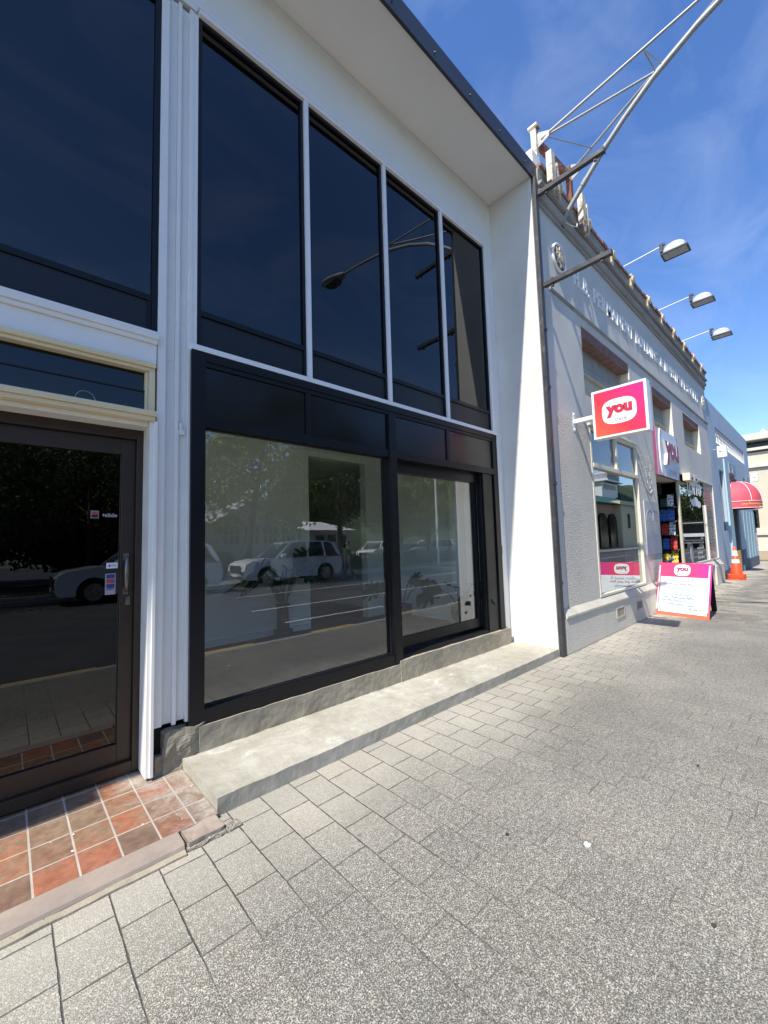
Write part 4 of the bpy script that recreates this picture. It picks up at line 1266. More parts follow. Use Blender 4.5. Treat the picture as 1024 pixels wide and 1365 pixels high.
# ------------------------------------------------------------------ the arched lattice street lamp on the parapet
SL = thing('street_lamp', 'long arched lattice arm carrying a street lamp out from the grey parapet over the road', 'street lamp', (6.14, 0, 6.33))
arm_pts = [(6.141, 0.0, 6.328), (6.141, -0.184, 6.54), (6.141, -0.374, 6.745), (6.141, -0.67, 7.055), (6.141, -0.95, 7.30), (6.141, -1.30, 7.56), (6.141, -1.80, 7.83), (6.141, -2.43, 8.07), (6.141, -2.75, 8.155), (6.141, -3.4, 8.28), (6.141, -4.13, 8.40)]
b = MB(); b.tube(arm_pts, [0.036] * 8 + [0.032, 0.028, 0.026], 14); b.build('main_arm', M['galv'], SL)
for q in (2, 3):
    b = MB()
    pq = Vector(arm_pts[q]); dq = (Vector(arm_pts[q + 1]) - Vector(arm_pts[q - 1])).normalized()
    b.tube([pq - dq * 0.05, pq + dq * 0.05], 0.042, 14)
    b.build('sleeve', M['galv'], SL)
EA = (6.141, -2.46, 8.20)
SA, SLn = (5.70, 0.03, 7.455), (6.74, -0.02, 7.60)
for q in (SA, SLn):
    b = MB(); b.tube([q, EA], 0.019, 10); b.build('stay', M['galv'], SL)
def lerp(a, c, k):
    return tuple(a[i] + (c[i] - a[i]) * k for i in range(3))
PL_ = lerp(SLn, EA, 0.52); PA_ = lerp(SA, EA, 0.52)
b = MB(); b.tube([SA, PL_], 0.017, 8); b.build('diagonal', M['galv'], SL)
for p0_, p1_ in ((PA_, (6.141, -1.43, 7.63)), (PA_, PL_), (PL_, (6.141, -1.43, 7.63)), (lerp(SA, EA, 0.02), lerp(SLn, EA, 0.13))):
    b = MB(); b.tube([p0_, p1_], 0.009, 6); b.build('brace', M['galv'], SL)
b = MB()
b.box(5.655, 5.735, 0.09, 0.17, 6.70, 7.70); b.box(5.63, 5.75, 0.06, 0.20, 7.68, 7.715)
b.build('parapet_post', M['rust_white'], SL)
b = MB()
b.box(6.72, 6.80, 0.03, 0.11, 6.70, 7.70); b.beam((5.736, 0.13, 7.52), (6.72, 0.07, 7.52), 0.06, 0.15)
b.build('parapet_frame', M['rust'], SL)
b = MB(); b.prism([(5.70, 0.088, 7.36), (5.70, -0.08, 7.42), (5.70, -0.10, 7.50), (5.70, 0.088, 7.60)], (0.012, 0, 0)); b.build('gusset', M['galv'], SL)
b = MB(); b.prism([(6.755, 0.028, 7.44), (6.755, -0.16, 7.55), (6.755, -0.16, 7.62), (6.755, 0.028, 7.72)], (0.012, 0, 0)); b.build('gusset', M['galv'], SL)
b = MB()
b.tube([(6.15, -0.05, 6.33), (6.24, -0.12, 6.27), (6.36, -0.15, 6.30), (6.45, -0.12, 6.42)], 0.007, 6)
b.build('cable', M['white_paint'], SL)
b = MB(); b.box(6.10, 6.18, -0.03, 0.0, 6.26, 6.40); b.build('foot_plate', M['dark_post'], SL)
b = MB()
b.smooth = True
stn = [(-4.08, 0.05, 8.36, 8.44), (-4.16, 0.09, 8.34, 8.46), (-4.30, 0.13, 8.34, 8.50), (-4.55, 0.17, 8.37, 8.55), (-4.80, 0.17, 8.42, 8.57), (-4.98, 0.12, 8.47, 8.57), (-5.05, 0.05, 8.51, 8.56)]
rings = []
for y, w_, za, zb in stn:
    rings.append([(6.141 + w_ * math.cos(a), y, (za + zb) / 2 + (zb - za) / 2 * math.sin(a)) for a in [2 * math.pi * k / 14 for k in range(14)]])
b.add([q for rg in rings for q in rg], [(i * 14 + k, i * 14 + (k + 1) % 14, (i + 1) * 14 + (k + 1) % 14, (i + 1) * 14 + k) for i in range(6) for k in range(14)])
b.smooth = False
b.add(rings[0], [tuple(range(14))]); b.add(rings[-1], [tuple(range(14))])
hd = b.build('lamp_head', M['galv'], SL)
b = MB()
b.smooth = True
rings = []
for y, w_, zt, dp in ((-4.30, 0.10, 8.345, 0.02), (-4.42, 0.14, 8.36, 0.10), (-4.60, 0.15, 8.385, 0.13), (-4.78, 0.14, 8.42, 0.11), (-4.92, 0.08, 8.46, 0.03)):
    rings.append([(6.141 + w_ * math.cos(a), y, zt - dp * math.sin(a)) for a in [math.pi * k / 10 for k in range(11)]])
b.add([q for rg in rings for q in rg], [(i * 11 + k, i * 11 + k + 1, (i + 1) * 11 + k + 1, (i + 1) * 11 + k) for i in range(4) for k in range(10)])
b.build('lens', pm('lamp_lens', (0.10, 0.10, 0.105), 0.15, var=0.03), hd)

# ------------------------------------------------------------------ three floodlights
M['lamp_glass'] = pm('lamp_glass', (0.42, 0.44, 0.42), 0.45, var=0.08, vs=4)
FL = thing('floodlight', 'weathered grey floodlight on a white arm, nearest of the three above the parapet', 'floodlight', (8.98, -0.05, 6.84), 'floodlights on arms above the grey parapet')
ax = 8.98
b = MB(); b.tube([(ax, 0.10, 6.80), (ax, -0.05, 6.915), (ax, -0.66, 6.962)], 0.013, 8); b.build('arm', M['white_paint'], FL)
b = MB(); b.box(ax - 0.06, ax + 0.06, 0.0, 0.2, 6.757, 6.80); b.build('arm_foot', M['galv'], FL)
b = MB(); b.box(ax - 0.035, ax + 0.035, -0.71, -0.655, 6.85, 7.0); b.tube([(ax - 0.06, -0.68, 6.85), (ax + 0.06, -0.68, 6.85)], 0.025, 8); b.box(ax - 0.02, ax + 0.02, -0.74, -0.70, 6.965, 7.005); b.build('knuckle', M['dark_post'], FL)
# hood: half barrel over a rectangular glass facing down and towards the wall
b = MB()
b.smooth = True
rings = []
for xx, k in ((-0.125, 0.80), (-0.105, 0.95), (0.0, 1.0), (0.105, 0.95), (0.125, 0.80)):
    rings.append([(ax + xx, -0.895 - 0.185 * k * math.cos(a), 6.74 + 0.165 * k * math.sin(a) ** 0.8) for a in [math.pi * q / 12 for q in range(13)]])
b.add([q for rg in rings for q in rg], [(i * 13 + k, i * 13 + k + 1, (i + 1) * 13 + k + 1, (i + 1) * 13 + k) for i in range(4) for k in range(12)])
b.smooth = False
b.add(rings[0], [tuple(range(13))]); b.add(rings[-1], [tuple(range(13))])
hd = b.build('lamp_head', pm('flood_hood', (0.50, 0.50, 0.48), 0.6, metal=0.1, var=0.15, vs=20, bs=0.2, dirt=(0.30, 0.29, 0.26), dscale=16), FL)
b = MB()
for (xa, xb, ya, yb) in ((-0.145, 0.145, -1.105, -1.08), (-0.145, 0.145, -0.71, -0.685), (-0.145, -0.12, -1.0795, -0.7105), (0.12, 0.145, -1.0795, -0.7105)):
    b.box(ax + xa, ax + xb, ya, yb, 6.715, 6.742)
b.build('lamp_rim', M['gutter'], hd)
b = MB(); b.box(ax - 0.119, ax + 0.119, -1.079, -0.711, 6.722, 6.728); b.build('lens', M['lamp_glass'], hd)
def children(o):
    return [c for c in bpy.data.objects if c.parent == o]
def copy_tree(o, parent=None):
    c = o.copy()
    COL.objects.link(c)
    ORG[c.name] = ORG.get(o.name, Vector((0, 0, 0)))
    if parent is not None:
        c.parent = parent
    for ch in children(o):
        copy_tree(ch, c)
    return c
for x, lab in ((11.38, 'weathered grey floodlight on a white arm, middle one of the three above the parapet'), (13.74, 'weathered grey floodlight on a white arm, farthest of the three above the parapet')):
    o = copy_tree(FL); o.location = (x, -0.05, 6.82); o['label'] = lab

# ------------------------------------------------------------------ sandwich board
AB = thing('sandwich_board', 'pink topped sandwich board with handwritten white panel standing on the pavers', 'sandwich board', (9.5, -0.5, 0))
fl, fr = Vector((9.285, -0.022, 0.0)), Vector((9.060, -0.895, 0.0))
ud = (fr - fl).normalized()                     # towards the street = viewer's right
back = Vector((0.0, 0.0, 1.0)).cross(ud)        # away from the camera
if back.x < 0: back = -back
lean = 0.30
vd = (Vector((0, 0, 1)) + back * lean).normalized()
nn = ud.cross(vd)
bw, bh = (fr - fl).length, 1.01
def bp(a, c, d=0.0):                             # a along the board, c up the board, d out of the face
    return fl + ud * a + vd * c + nn * d
def slab(mb, a0, a1, c0, c1, d0, d1):
    q = [bp(a0, c0, d0), bp(a1, c0, d0), bp(a1, c1, d0), bp(a0, c1, d0)]
    return mb.prism(q, nn * (d1 - d0))
m_orange = newmat('board_gradient')
m, t, p = m_orange
g = t.nodes.new("ShaderNodeTexCoord")
sx = t.nodes.new("ShaderNodeSeparateXYZ"); t.links.new(g.outputs['Generated'], sx.inputs[0])
crp = t.nodes.new("ShaderNodeValToRGB")
crp.color_ramp.elements[0].position = 0.0; crp.color_ramp.elements[0].color = (0.80, 0.16, 0.07, 1)
crp.color_ramp.elements[1].position = 0.35; crp.color_ramp.elements[1].color = (0.78, 0.06, 0.17, 1)
t.links.new(sx.outputs[2], crp.inputs[0])
cc = mix(t, ramp(t, sx.outputs[1], 0.0, 0.35, 0.8, 0), crp.outputs[0], (0.62, 0.04, 0.34))
lowz = ramp(t, sx.outputs[2], 0.2, 0.5, 0, 1)
t.links.new(mix(t, lowz, crp.outputs[0], cc), p.inputs['Base Color'])
p.inputs['Roughness'].default_value = 0.25
b = MB(); slab(b, 0, bw, 0.0, bh, -0.025, 0.0); b.build('front_board', m, AB, bevel=0.006)
b = MB(); slab(b, 0.058, 0.862 * bw / 0.9, 0.062, 0.735, 0.0005, 0.004); slab(b, 0.022, 0.040, 0.10, 0.95, 0.0005, 0.005); slab(b, bw - 0.045, bw - 0.022, 0.12, 0.97, 0.0005, 0.005)
wbm = pm('whiteboard', (0.80, 0.83, 0.84), 0.35, var=0.03, vs=2.5, dirt=(0.68, 0.76, 0.78), dscale=3, dlo=0.5, dhi=0.8)
b.build('whiteboard', wbm, AB)
b = MB(); plate(b, bp(bw * 0.47, 0.870, 0.0005), ud, vd, 0.275, 0.215, 0.003, 3.0, 40); b.build('logo_oval', M['white_letter'], AB)
b = MB(); put_text(b, 'you', bp(bw * 0.47, 0.872, 0.004), ud, vd, 0.12, 0.006, 0.0015, width=0.195, height=0.10); b.build('lettering', pm('board_purple', (0.33, 0.03, 0.11), 0.4), AB)
b = MB(); put_text(b, 'travel', bp(bw * 0.47, 0.797, 0.004), ud, vd, 0.04, 0.0, 0.001, width=0.10, height=0.026); b.build('small_lettering', pm('board_grey_print', (0.6, 0.55, 0.58), 0.4), AB)
ink_b = pm('ink_blue', (0.09, 0.22, 0.34), 0.5); ink_r = pm('ink_red', (0.45, 0.18, 0.20), 0.5); ink_g = pm('ink_green', (0.13, 0.34, 0.30), 0.5)
L = [(0.18, 0.645, 0.42, 0.070, ink_b, 101), (0.16, 0.585, 0.50, 0.045, ink_r, 102), (0.10, 0.385, 0.56, 0.046, ink_g, 104), (0.13, 0.330, 0.54, 0.046, ink_b, 105), (0.13, 0.270, 0.44, 0.046, ink_b, 106), (0.23, 0.205, 0.27, 0.046, ink_b, 107), (0.55, 0.195, 0.11, 0.040, ink_b, 108), (0.58, 0.135, 0.20, 0.046, ink_b, 109)]
for a_, c_, ln, sz, ik, sd in L:
    b = MB(); scribble(b, bp(a_, c_, 0.0045), ud, vd, ln, sz, sd, 0.008); b.build('handwriting', ik, AB)
b = MB(); put_text(b, '18 months', bp(0.42, 0.515, 0.0045), ud, vd, 0.07, 0.0005, 0.0012, shear=0.3, width=0.30, height=0.066); b.build('handwriting', ink_b, AB)
# rear leaf
bt0, bt1 = bp(0.02, bh - 0.02, -0.03), bp(bw - 0.02, bh - 0.02, -0.03)
off = Vector((1.12, 0.03, 0))
rl, rr = fl + off + ud * 0.02, fr + off - ud * 0.02
b = MB()
dn = (rl - bt0)
nb = ud.cross(dn).normalized()
for s0, s1 in ((0.0, 0.085), (0.765, 0.85)):
    q = [bt0 + ud * s0, bt0 + ud * s1, bt0 + ud * s1 + dn, bt0 + ud * s0 + dn]
    b.prism(q, nb * 0.03)
for k0, k1 in ((0.0, 0.1), (0.80, 0.88)):
    q = [bt0 + ud * 0.0855 + dn * k0, bt0 + ud * 0.7645 + dn * k0, bt0 + ud * 0.7645 + dn * k1, bt0 + ud * 0.0855 + dn * k1]
    b.prism(q, nb * 0.025)
b.build('rear_frame', M['rubber'], AB)
b = MB()
q = [bt0 + ud * 0.0855 + dn * 0.101 + nb * 0.012, bt0 + ud * 0.7645 + dn * 0.101 + nb * 0.012, bt0 + ud * 0.7645 + dn * 0.799 + nb * 0.012, bt0 + ud * 0.0855 + dn * 0.799 + nb * 0.012]
b.prism(q, nb * 0.006)
b.build('rear_panel', pm('rear_panel', (0.25, 0.25, 0.25), 0.5), AB)

# ------------------------------------------------------------------ stacked traffic cones
m_or = pm('cone_orange', (0.80, 0.085, 0.025), 0.45, var=0.08, vs=8, dirt=(0.5, 0.06, 0.03), dscale=9, dlo=0.6, dhi=0.8)
m_rf = pm('cone_sleeve', (0.78, 0.78, 0.78), 0.4, var=0.06, vs=12)
cx_, cy_ = 17.55, -0.27
def cone_body(mb):
    mb.lathe((cx_, cy_, 0), [(0.165, 0.035), (0.16, 0.06), (0.034, 0.93), (0.026, 0.935)], 28)
    return mb
CO = thing('traffic_cone', 'orange road cone with two white bands, topmost of the stack by the blue wall', 'traffic cone', (cx_, cy_, 0), 'traffic cones nested in a stack')
cone_body(MB()).build('cone_body', m_or, CO)
def sq(mb, s):
    return mb.prism([(cx_ + (0.232 - (0.05 if (k % 2) else 0)) * 0 + a, cy_ + c, 0.0) for k, (a, c) in enumerate(((-0.22, -0.17), (-0.17, -0.22), (0.17, -0.22), (0.22, -0.17), (0.22, 0.17), (0.17, 0.22), (-0.17, 0.22), (-0.22, 0.17)))], (0, 0, 0.036))
sq(MB(), 1).build('base', m_or, CO, bevel=0.006)
for z0, z1 in ((0.40, 0.52), (0.63, 0.80)):
    rr_ = lambda z: 0.16 + (0.034 - 0.16) * (z - 0.06) / 0.87 + 0.003
    b = MB(); b.lathe((cx_, cy_, 0), [(rr_(z0), z0), (rr_(z1), z1)], 28); b.build('reflective_sleeve', m_rf, CO)
labs = ['orange road cone base at the very bottom of the stack', 'orange road cone base second from the bottom of the stack', 'orange road cone base just under the topmost cone of the stack']
CO.location.z = 0.135
for k in range(3):
    o = copy_tree(CO)
    o.location = (cx_, cy_, 0.045 * k)
    o.rotation_euler = (0, 0, (0.10, -0.08, 0.05)[k])
    o['label'] = labs[k]

# ------------------------------------------------------------------ pale blue building
BB = thing('blue_building', 'pale blue painted building with a long pierced screen window and a recessed brown door', 'building', (21.5, 0.3, 0))
M['blue_paint'] = pm('blue_paint', (0.40, 0.50, 0.585), 0.75, var=0.05, vs=1.2, bs=0.15, bscale=30, dirt=(0.33, 0.42, 0.50), dscale=0.9, spec=0.3)
M['teal_paint'] = pm('teal_paint', (0.38, 0.53, 0.58), 0.75, var=0.06, vs=1.5, bs=0.15, bscale=30, stretch=(3, 3, 0.4), spec=0.3)
M['blue_base'] = pm('blue_base', (0.09, 0.12, 0.17), 0.7, var=0.12, vs=4)
BX0, BX1 = 16.64, 26.5
b = MB()
wall_with_holes(b, BX0, BX1, 2.5, 6.0, 0.02, 0.40, [(18.08, 25.1, 4.66, 5.24), (18.15, 19.05, 2.5, 3.74), (19.95, 21.45, 2.5, 3.76), (21.45, 22.25, 3.25, 3.70), (22.95, 23.45, 3.3, 3.72)])
wall_with_holes(b, BX0, 19.95, 0.0, 2.4999, 0.02, 0.40, [(18.15, 19.05, 1.6, 2.4999)])
b.box(BX0, BX1, 0.41, 9.0, 5.7, 5.9)
b.box(BX1 - 0.3, BX1, 0.41, 9.0, 0.0, 5.7)
b.box(BX0, BX1, 8.8, 9.0, 0.0, 5.7)
b.build('wall', M['blue_paint'], BB)
b = MB(); b.box(21.55, BX1 - 0.001, 0.0, 0.40, 0.42, 2.4995)
for k in range(5):
    b.box(21.9 + k * 0.95, 21.98 + k * 0.95, -0.012, -0.0005, 0.42, 2.45)
b.build('lower_wall', M['teal_paint'], BB)
b = MB()
b.prism([(19.15, 0.0195, 4.22), (19.15, -0.02, 4.22), (19.15, -0.05, 0.0), (19.15, 0.0195, 0.0)], (0.79, 0, 0))
b.build('fin', M['teal_paint'], BB)
b = MB(); b.box(21.55, BX1 + 0.01, -0.05, 0.40, 0.0, 0.4195); b.box(21.55, 22.4, -0.04, -0.0005, 0.42, 0.84); b.box(BX0 + 0.01, 19.14, -0.02, 0.0195, 0.0, 0.30); b.build('base_band', M['blue_base'], BB)
b = MB(); b.box(18.08, 25.1, 0.11, 0.13, 4.66, 5.24); b.box(18.15, 19.05, 0.10, 0.12, 1.6, 3.74); b.box(21.45, 22.25, 0.3, 0.32, 3.25, 3.70); b.box(22.95, 23.45, 0.3, 0.32, 3.3, 3.72)
w = b.build('window', M['black_panel'], BB)
b = MB()
n = 24
for k in range(n):
    for j in range(2):
        xc, zc = 18.30 + 6.5 * k / (n - 1), 4.80 + 0.29 * j
        b.tube([(xc + 0.10 * math.cos(a), 0.05, zc + 0.135 * math.sin(a)) for a in [q * math.pi / 6 for q in range(13)]], 0.012, 5, caps=False)
b.build('pierced_screen', M['white_letter'], w)
b = MB(); b.box(24.2, 25.2, -0.01, 0.0195, 3.5, 3.95)
for k in range(4):
    b.box(24.25, 25.15, -0.03, -0.0105, 3.53 + k * 0.11, 3.56 + k * 0.11)
b.build('grille', M['black_panel'], BB)
b = MB(); b.box(19.97, 21.43, 0.10, 0.14, 0.0, 3.75); b.box(19.95, 19.9695, 0.40, 0.80, 0, 3.75); b.build('door', pm('door_brown', (0.22, 0.115, 0.025), 0.5, var=0.12, vs=4), BB)
b = MB(); b.box(20.06, 20.96, -0.03, 0.01, 0.10, 0.83); b.build('kick_panel', pm('kick_yellow', (0.78, 0.47, 0.015), 0.5, var=0.05), BB)
b = MB(); b.box(21.16, 21.54, -0.01, 0.0995, 0.0, 2.4495); b.build('door_surround', M['blue_base'], BB)
b = MB(); b.box(19.93, 21.40, -0.05, 0.0195, 3.765, 4.17); sp = b.build('name_panel', pm('panel_blue', (0.20, 0.30, 0.36), 0.6), BB)
b = MB(); put_text(b, '2', (20.66, -0.051, 3.97), (1, 0, 0), (0, 0, 1), 0.3, 0.0, 0.003, width=0.4, height=0.26); b.build('number', M['white_letter'], sp)
labs = ['white lightbox sign on the blue wall beside the grey building', 'white lightbox sign at the far end of the blue wall above the red canopy']
M['box_white'] = pm('box_white', (0.80, 0.84, 0.86), 0.4, var=0.03)
for k, (x, z0, z1) in enumerate(((17.1, 3.99, 4.36), (25.4, 3.86, 4.24))):
    t_ = thing('box_sign', labs[k], 'sign', (x, 0, z0), 'plain white lightboxes on the blue wall')
    b = MB(); b.box(x, x + 0.2, -0.36, -0.12, z0, z1); b.build('case', M['box_white'], t_, bevel=0.01)
    b = MB(); b.box(x + 0.08, x + 0.12, -0.1195, 0.0195, z1 - 0.09, z1 - 0.065); b.build('arm', M['galv'], t_)
    b = MB(); scribble(b, (x - 0.0005, -0.17, (z0 + z1) / 2), (0, -1, 0), (0, 0, 1), 0.13, 0.03, 70 + k, 0.012, words=(6, 8)); b.build('lettering', M['blue_base'], t_)

# ------------------------------------------------------------------ red dome canopy
AW = thing('dome_canopy', 'pinkish red fabric dome canopy with white piping over the blue building doorway', 'awning', (20.75, 0, 2.45))
M['canopy_red'] = pm('canopy_red', (0.60, 0.085, 0.12), 0.65, var=0.05, vs=3)
acx, arx, ary, arz, az = 20.78, 0.85, 0.80, 0.80, 2.68
def dome(th, ph):
    # th runs wall to wall round the front, ph up to the crown
    c = math.cos(ph)
    return Vector((acx - arx * math.cos(th) * c ** 0.7, -0.0 - ary * math.sin(th) * c ** 0.7, az + arz * math.sin(ph)))
b = MB(); b.smooth = True
NT, NP = 24, 10
b.add([dome(math.pi * i / NT, math.pi / 2 * j / NP) for i in range(NT + 1) for j in range(NP + 1)], [(i * (NP + 1) + j, (i + 1) * (NP + 1) + j, (i + 1) * (NP + 1) + j + 1, i * (NP + 1) + j + 1) for i in range(NT) for j in range(NP)])
b.build('canopy', M['canopy_red'], AW)
b = MB(); b.smooth = True
b.add([dome(math.pi * i / NT, 0) - Vector((0, 0, dz)) for i in range(NT + 1) for dz in (0, 0.25)], [(i * 2, (i + 1) * 2, (i + 1) * 2 + 1, i * 2 + 1) for i in range(NT)])
vl = b.build('valance', M['canopy_red'], AW)
b = MB()
for q in (0.0, 0.25, 0.5, 0.75, 1.0):
    th = math.pi * q
    b.tube([dome(th, math.pi / 2 * j / 12) * 1.0 for j in range(12)], 0.013, 5)
b.tube([dome(math.pi * i / NT, 0.0) for i in range(NT + 1)], 0.014, 5)
b.tube([dome(math.pi * i / NT, 0.0) - Vector((0, 0, 0.25)) for i in range(NT + 1)], 0.014, 5)
b.build('piping', pm('piping_white', (0.78, 0.62, 0.62), 0.6), AW)
m_gold = pm('valance_gold', (0.75, 0.42, 0.05), 0.5)
b = MB(); bw_ = MB()
for i in range(3, NT // 2 + 2):
    a0, a1 = dome(math.pi * i / NT, 0), dome(math.pi * (i + 1) / NT, 0)
    u = (a1 - a0); ln = u.length; u.normalize()
    if i < 11:
        scribble(b, a0 + Vector((0, 0, -0.13)) + u.cross(Vector((0, 0, 1))) * 0.004, u, (0, 0, 1), ln * 0.9, 0.10, 200 + i, 0.02)
    if i > 8:
        scribble(bw_, a0 + Vector((0, 0, -0.235)) + u.cross(Vector((0, 0, 1))) * 0.004, u, (0, 0, 1), ln * 0.9, 0.05, 230 + i, 0.014)
b.build('lettering', m_gold, vl); bw_.build('small_lettering', M['white_letter'], vl)

# ------------------------------------------------------------------ cream building across the side street
CB = thing('cream_building', 'cream rendered classical building with cornice and pilasters across the side street', 'building', (32.0, 0, 0))
M['cream_wall'] = roughcast('cream_wall', (0.62, 0.545, 0.42), 24, 0.6, 0.012, dirt=(0.54, 0.47, 0.36))
M['cream_trim'] = pm('cream_trim', (0.66, 0.60, 0.50), 0.8, var=0.06, dirt=(0.48, 0.43, 0.36), dscale=2)
b = MB(); b.box(32.2, 44, -1.0, 9, -0.2, 6.2); b.box(32.6, 44, -0.8, 9, 6.2, 6.95); b.build('wall', M['cream_wall'], CB)
b = MB()
b.box(31.75, 44.5, -1.4, 9.5, 6.88, 7.25); b.box(32.0, 44.2, -1.2, 9.2, 6.30, 6.46); b.box(32.05, 32.19, -1.1, 9.1, 5.3, 5.5)
for y in (-0.85, 1.4, 3.2):
    b.box(31.98, 32.1995, y - 0.12, y + 0.12, 1.6, 5.2999); b.box(31.9, 32.1995, y - 0.22, y + 0.22, 5.01, 5.2)
    b.lathe((31.95, y + 0.6, 7.251), [(0.12, 0), (0.12, 0.08), (0.05, 0.2), (0.01, 0.22)], 10)
b.box(32.0, 32.1995, -1.1, 9, 1.35, 1.6)
b.build('trim', M['cream_trim'], CB, bevel=0.01)
b = MB(); b.box(32.1, 32.1995, -1.05, 9, 0.45, 1.3499); b.build('base_panel', M['cream_trim'], CB)
b = MB(); b.box(32.0, 32.1, -1.08, 9, -0.06, 0.4495); b.build('plinth', pm('plinth_buff', (0.42, 0.34, 0.25), 0.8, var=0.06), CB)
for y in (0.3, 2.3):
    b = MB(); b.box(32.58, 32.5999, y - 0.7, y + 0.7, 6.47, 6.86); b.build('window', M['black_panel'], CB)
b = MB(); b.box(32.18, 32.1999, 2.0, 2.6, 3.4, 4.9); b.build('window', M['black_panel'], CB)
b = MB()
b.tube([(32.09, -0.35 + 0.33 * math.cos(a), 0.92 + 0.33 * math.sin(a)) for a in [q * math.pi / 12 for q in range(25)]], 0.012, 5, caps=False)
b.build('round_panel', M['cream_trim'], CB)
sheet('yellow_kerb_line', M['mark_yellow'], 31.3, 31.55, -1.4, 8, -0.052)
TL = thing('traffic_light', 'dark traffic light head on a pole beyond the blue building', 'traffic light', (29.8, 0.30, -0.06))
b = MB(); b.tube([(29.8, 0.30, -0.06), (29.8, 0.30, 3.0)], 0.05, 10); b.build('pole', M['galv'], TL)
b = MB(); b.box(29.66, 29.74, 0.10, 0.50, 1.75, 2.75); hd = b.build('housing', M['rubber'], TL, bevel=0.02)
b = MB()
for z in (1.93, 2.25, 2.57):
    b.tube([(29.66, 0.30, z), (29.52, 0.30, z)], 0.12, 12, caps=False)
b.build('visor', M['rubber'], hd)

# ------------------------------------------------------------------ bits on the pavement
def leaflet(name, label, cat, m, x, y, r, seed, dz=0.006):
    rnd = random.Random(seed)
    pts = [(x + r * (0.6 + 0.5 * rnd.random()) * math.cos(a), y + r * 0.75 * (0.6 + 0.5 * rnd.random()) * math.sin(a)) for a in [k * math.pi / 5 for k in range(10)]]
    b = MB(); b.prism([(p_[0], p_[1], 0.0006 + dz * rnd.random()) for p_ in pts], (0, 0, 0.003))
    return tag(b.build(name, m), label, cat)
leaflet('feather', 'small white scrap lying on the pavers in the open pavement', 'litter', M['white_letter'], 2.136, -1.526, 0.020, 1)
m_leaf = pm('dead_leaf', (0.05, 0.04, 0.028), 0.8, var=0.2, vs=20)
leaflet('fallen_leaf', 'small dark fallen leaf on the pavers left of the white scrap', 'leaf', m_leaf, 1.926, -1.214, 0.013, 2)
leaflet('fallen_leaf', 'small dark fallen leaf lowest on the pavers at the right edge', 'leaf', m_leaf, 2.042, -2.03, 0.012, 3)
leaflet('fallen_leaf', 'tiny dark fallen leaf on the pavers well out from the step end', 'leaf', m_leaf, 3.35, -1.75, 0.012, 5)

# ------------------------------------------------------------------ potted monsteras in the empty shop
m, t, p = newmat('monstera_leaf')
v = coords(t)
t.links.new(mix(t, ramp(t, nz(t, v, 6, 4), 0.35, 0.65, 0, 1), (0.016, 0.045, 0.018), (0.045, 0.10, 0.04)), p.inputs['Base Color'])
p.inputs['Roughness'].default_value = 0.35
M['monstera'] = m
M['stem'] = pm('stem', (0.07, 0.10, 0.035), 0.6)
def monstera_leaf(mb, base, dirv, size, rnd, tilt):
    dirv = Vector(dirv).normalized()
    side = dirv.cross(Vector((0, 0, 1))).normalized()
    nrm = side.cross(dirv).normalized()
    side = (side * math.cos(tilt) + nrm * math.sin(tilt)).normalized()
    nrm = dirv.cross(side) * -1
    N = 30
    out = []
    for k in range(N):
        a = -math.pi + 2 * math.pi * k / N
        r = size * (0.62 + 0.30 * math.cos(a / 2) ** 2)
        if k % 3 == 1 and abs(a) > 0.35 and abs(a) < 2.5:
            r *= 0.55
        out.append(Vector(base) + dirv * (size * 0.42 + r * 0.75 * math.cos(a)) + side * (r * 0.72 * math.sin(a)) - Vector((0, 0, 1)) * (0.35 * (r * math.cos(a) * 0.5 + size * 0.3) ** 2 / size) + nrm * (0.12 * size * abs(math.sin(a))))
    c = Vector(base) + dirv * size * 0.42
    mb.smooth = True
    mb.add([c] + out, [(0, k + 1, (k + 1) % N + 1) for k in range(N)])
    mb.smooth = False
def monstera(x, y, z, label, h, n, seed, lsz, potc, pot='vase'):
    rnd = random.Random(seed)
    t_ = thing('potted_plant', label, 'plant', (x, y, z), 'potted monsteras behind the glass')
    b = MB()
    if pot == 'vase':
        b.lathe((x, y, z), [(0.13, 0), (0.13, 0.10), (0.085, 0.11), (0.075, 0.40), (0.10, 0.44), (0.09, 0.445), (0.06, 0.42)], 20); zt = 0.42
    else:
        b.lathe((x, y, z + 0.10), [(0.10, 0), (0.15, 0.05), (0.16, 0.22), (0.145, 0.225), (0.13, 0.20)], 20); zt = 0.30
        for k in range(3):
            a = k * 2.1
            b.tube([(x + 0.09 * math.cos(a), y + 0.09 * math.sin(a), z + 0.12), (x + 0.13 * math.cos(a), y + 0.13 * math.sin(a), z)], 0.012, 6)
    b.build('pot', potc, t_)
    for k in range(n):
        a = 2 * math.pi * k / n + rnd.uniform(-0.3, 0.3)
        rr = rnd.uniform(0.14, 0.32)
        hh = h * rnd.uniform(0.55, 1.0)
        tip = Vector((x + rr * math.cos(a), y + rr * math.sin(a), z + zt + hh))
        bs_ = Vector((x + 0.03 * math.cos(a), y + 0.03 * math.sin(a), z + zt - 0.03))
        b = MB(); b.tube([bs_, (bs_ + tip) / 2 + Vector((0, 0, 0.06)), tip], [0.010, 0.008, 0.006], 6); st = b.build('stem', M['stem'], t_)
        b = MB(); monstera_leaf(b, tip, (math.cos(a), math.sin(a), rnd.uniform(-0.5, 0.35)), lsz * rnd.uniform(0.8, 1.15), rnd, rnd.uniform(-0.9, 0.9)); b.build('leaf', M['monstera'], t_)
m_pot = pm('pot_dark', (0.035, 0.036, 0.034), 0.5); m_pot2 = pm('pot_black', (0.012, 0.012, 0.012), 0.4)
monstera(2.79, 2.66, 0.28, 'leafy monstera in a tall dark vase behind the large pane', 0.60, 16, 5, 0.42, m_pot)
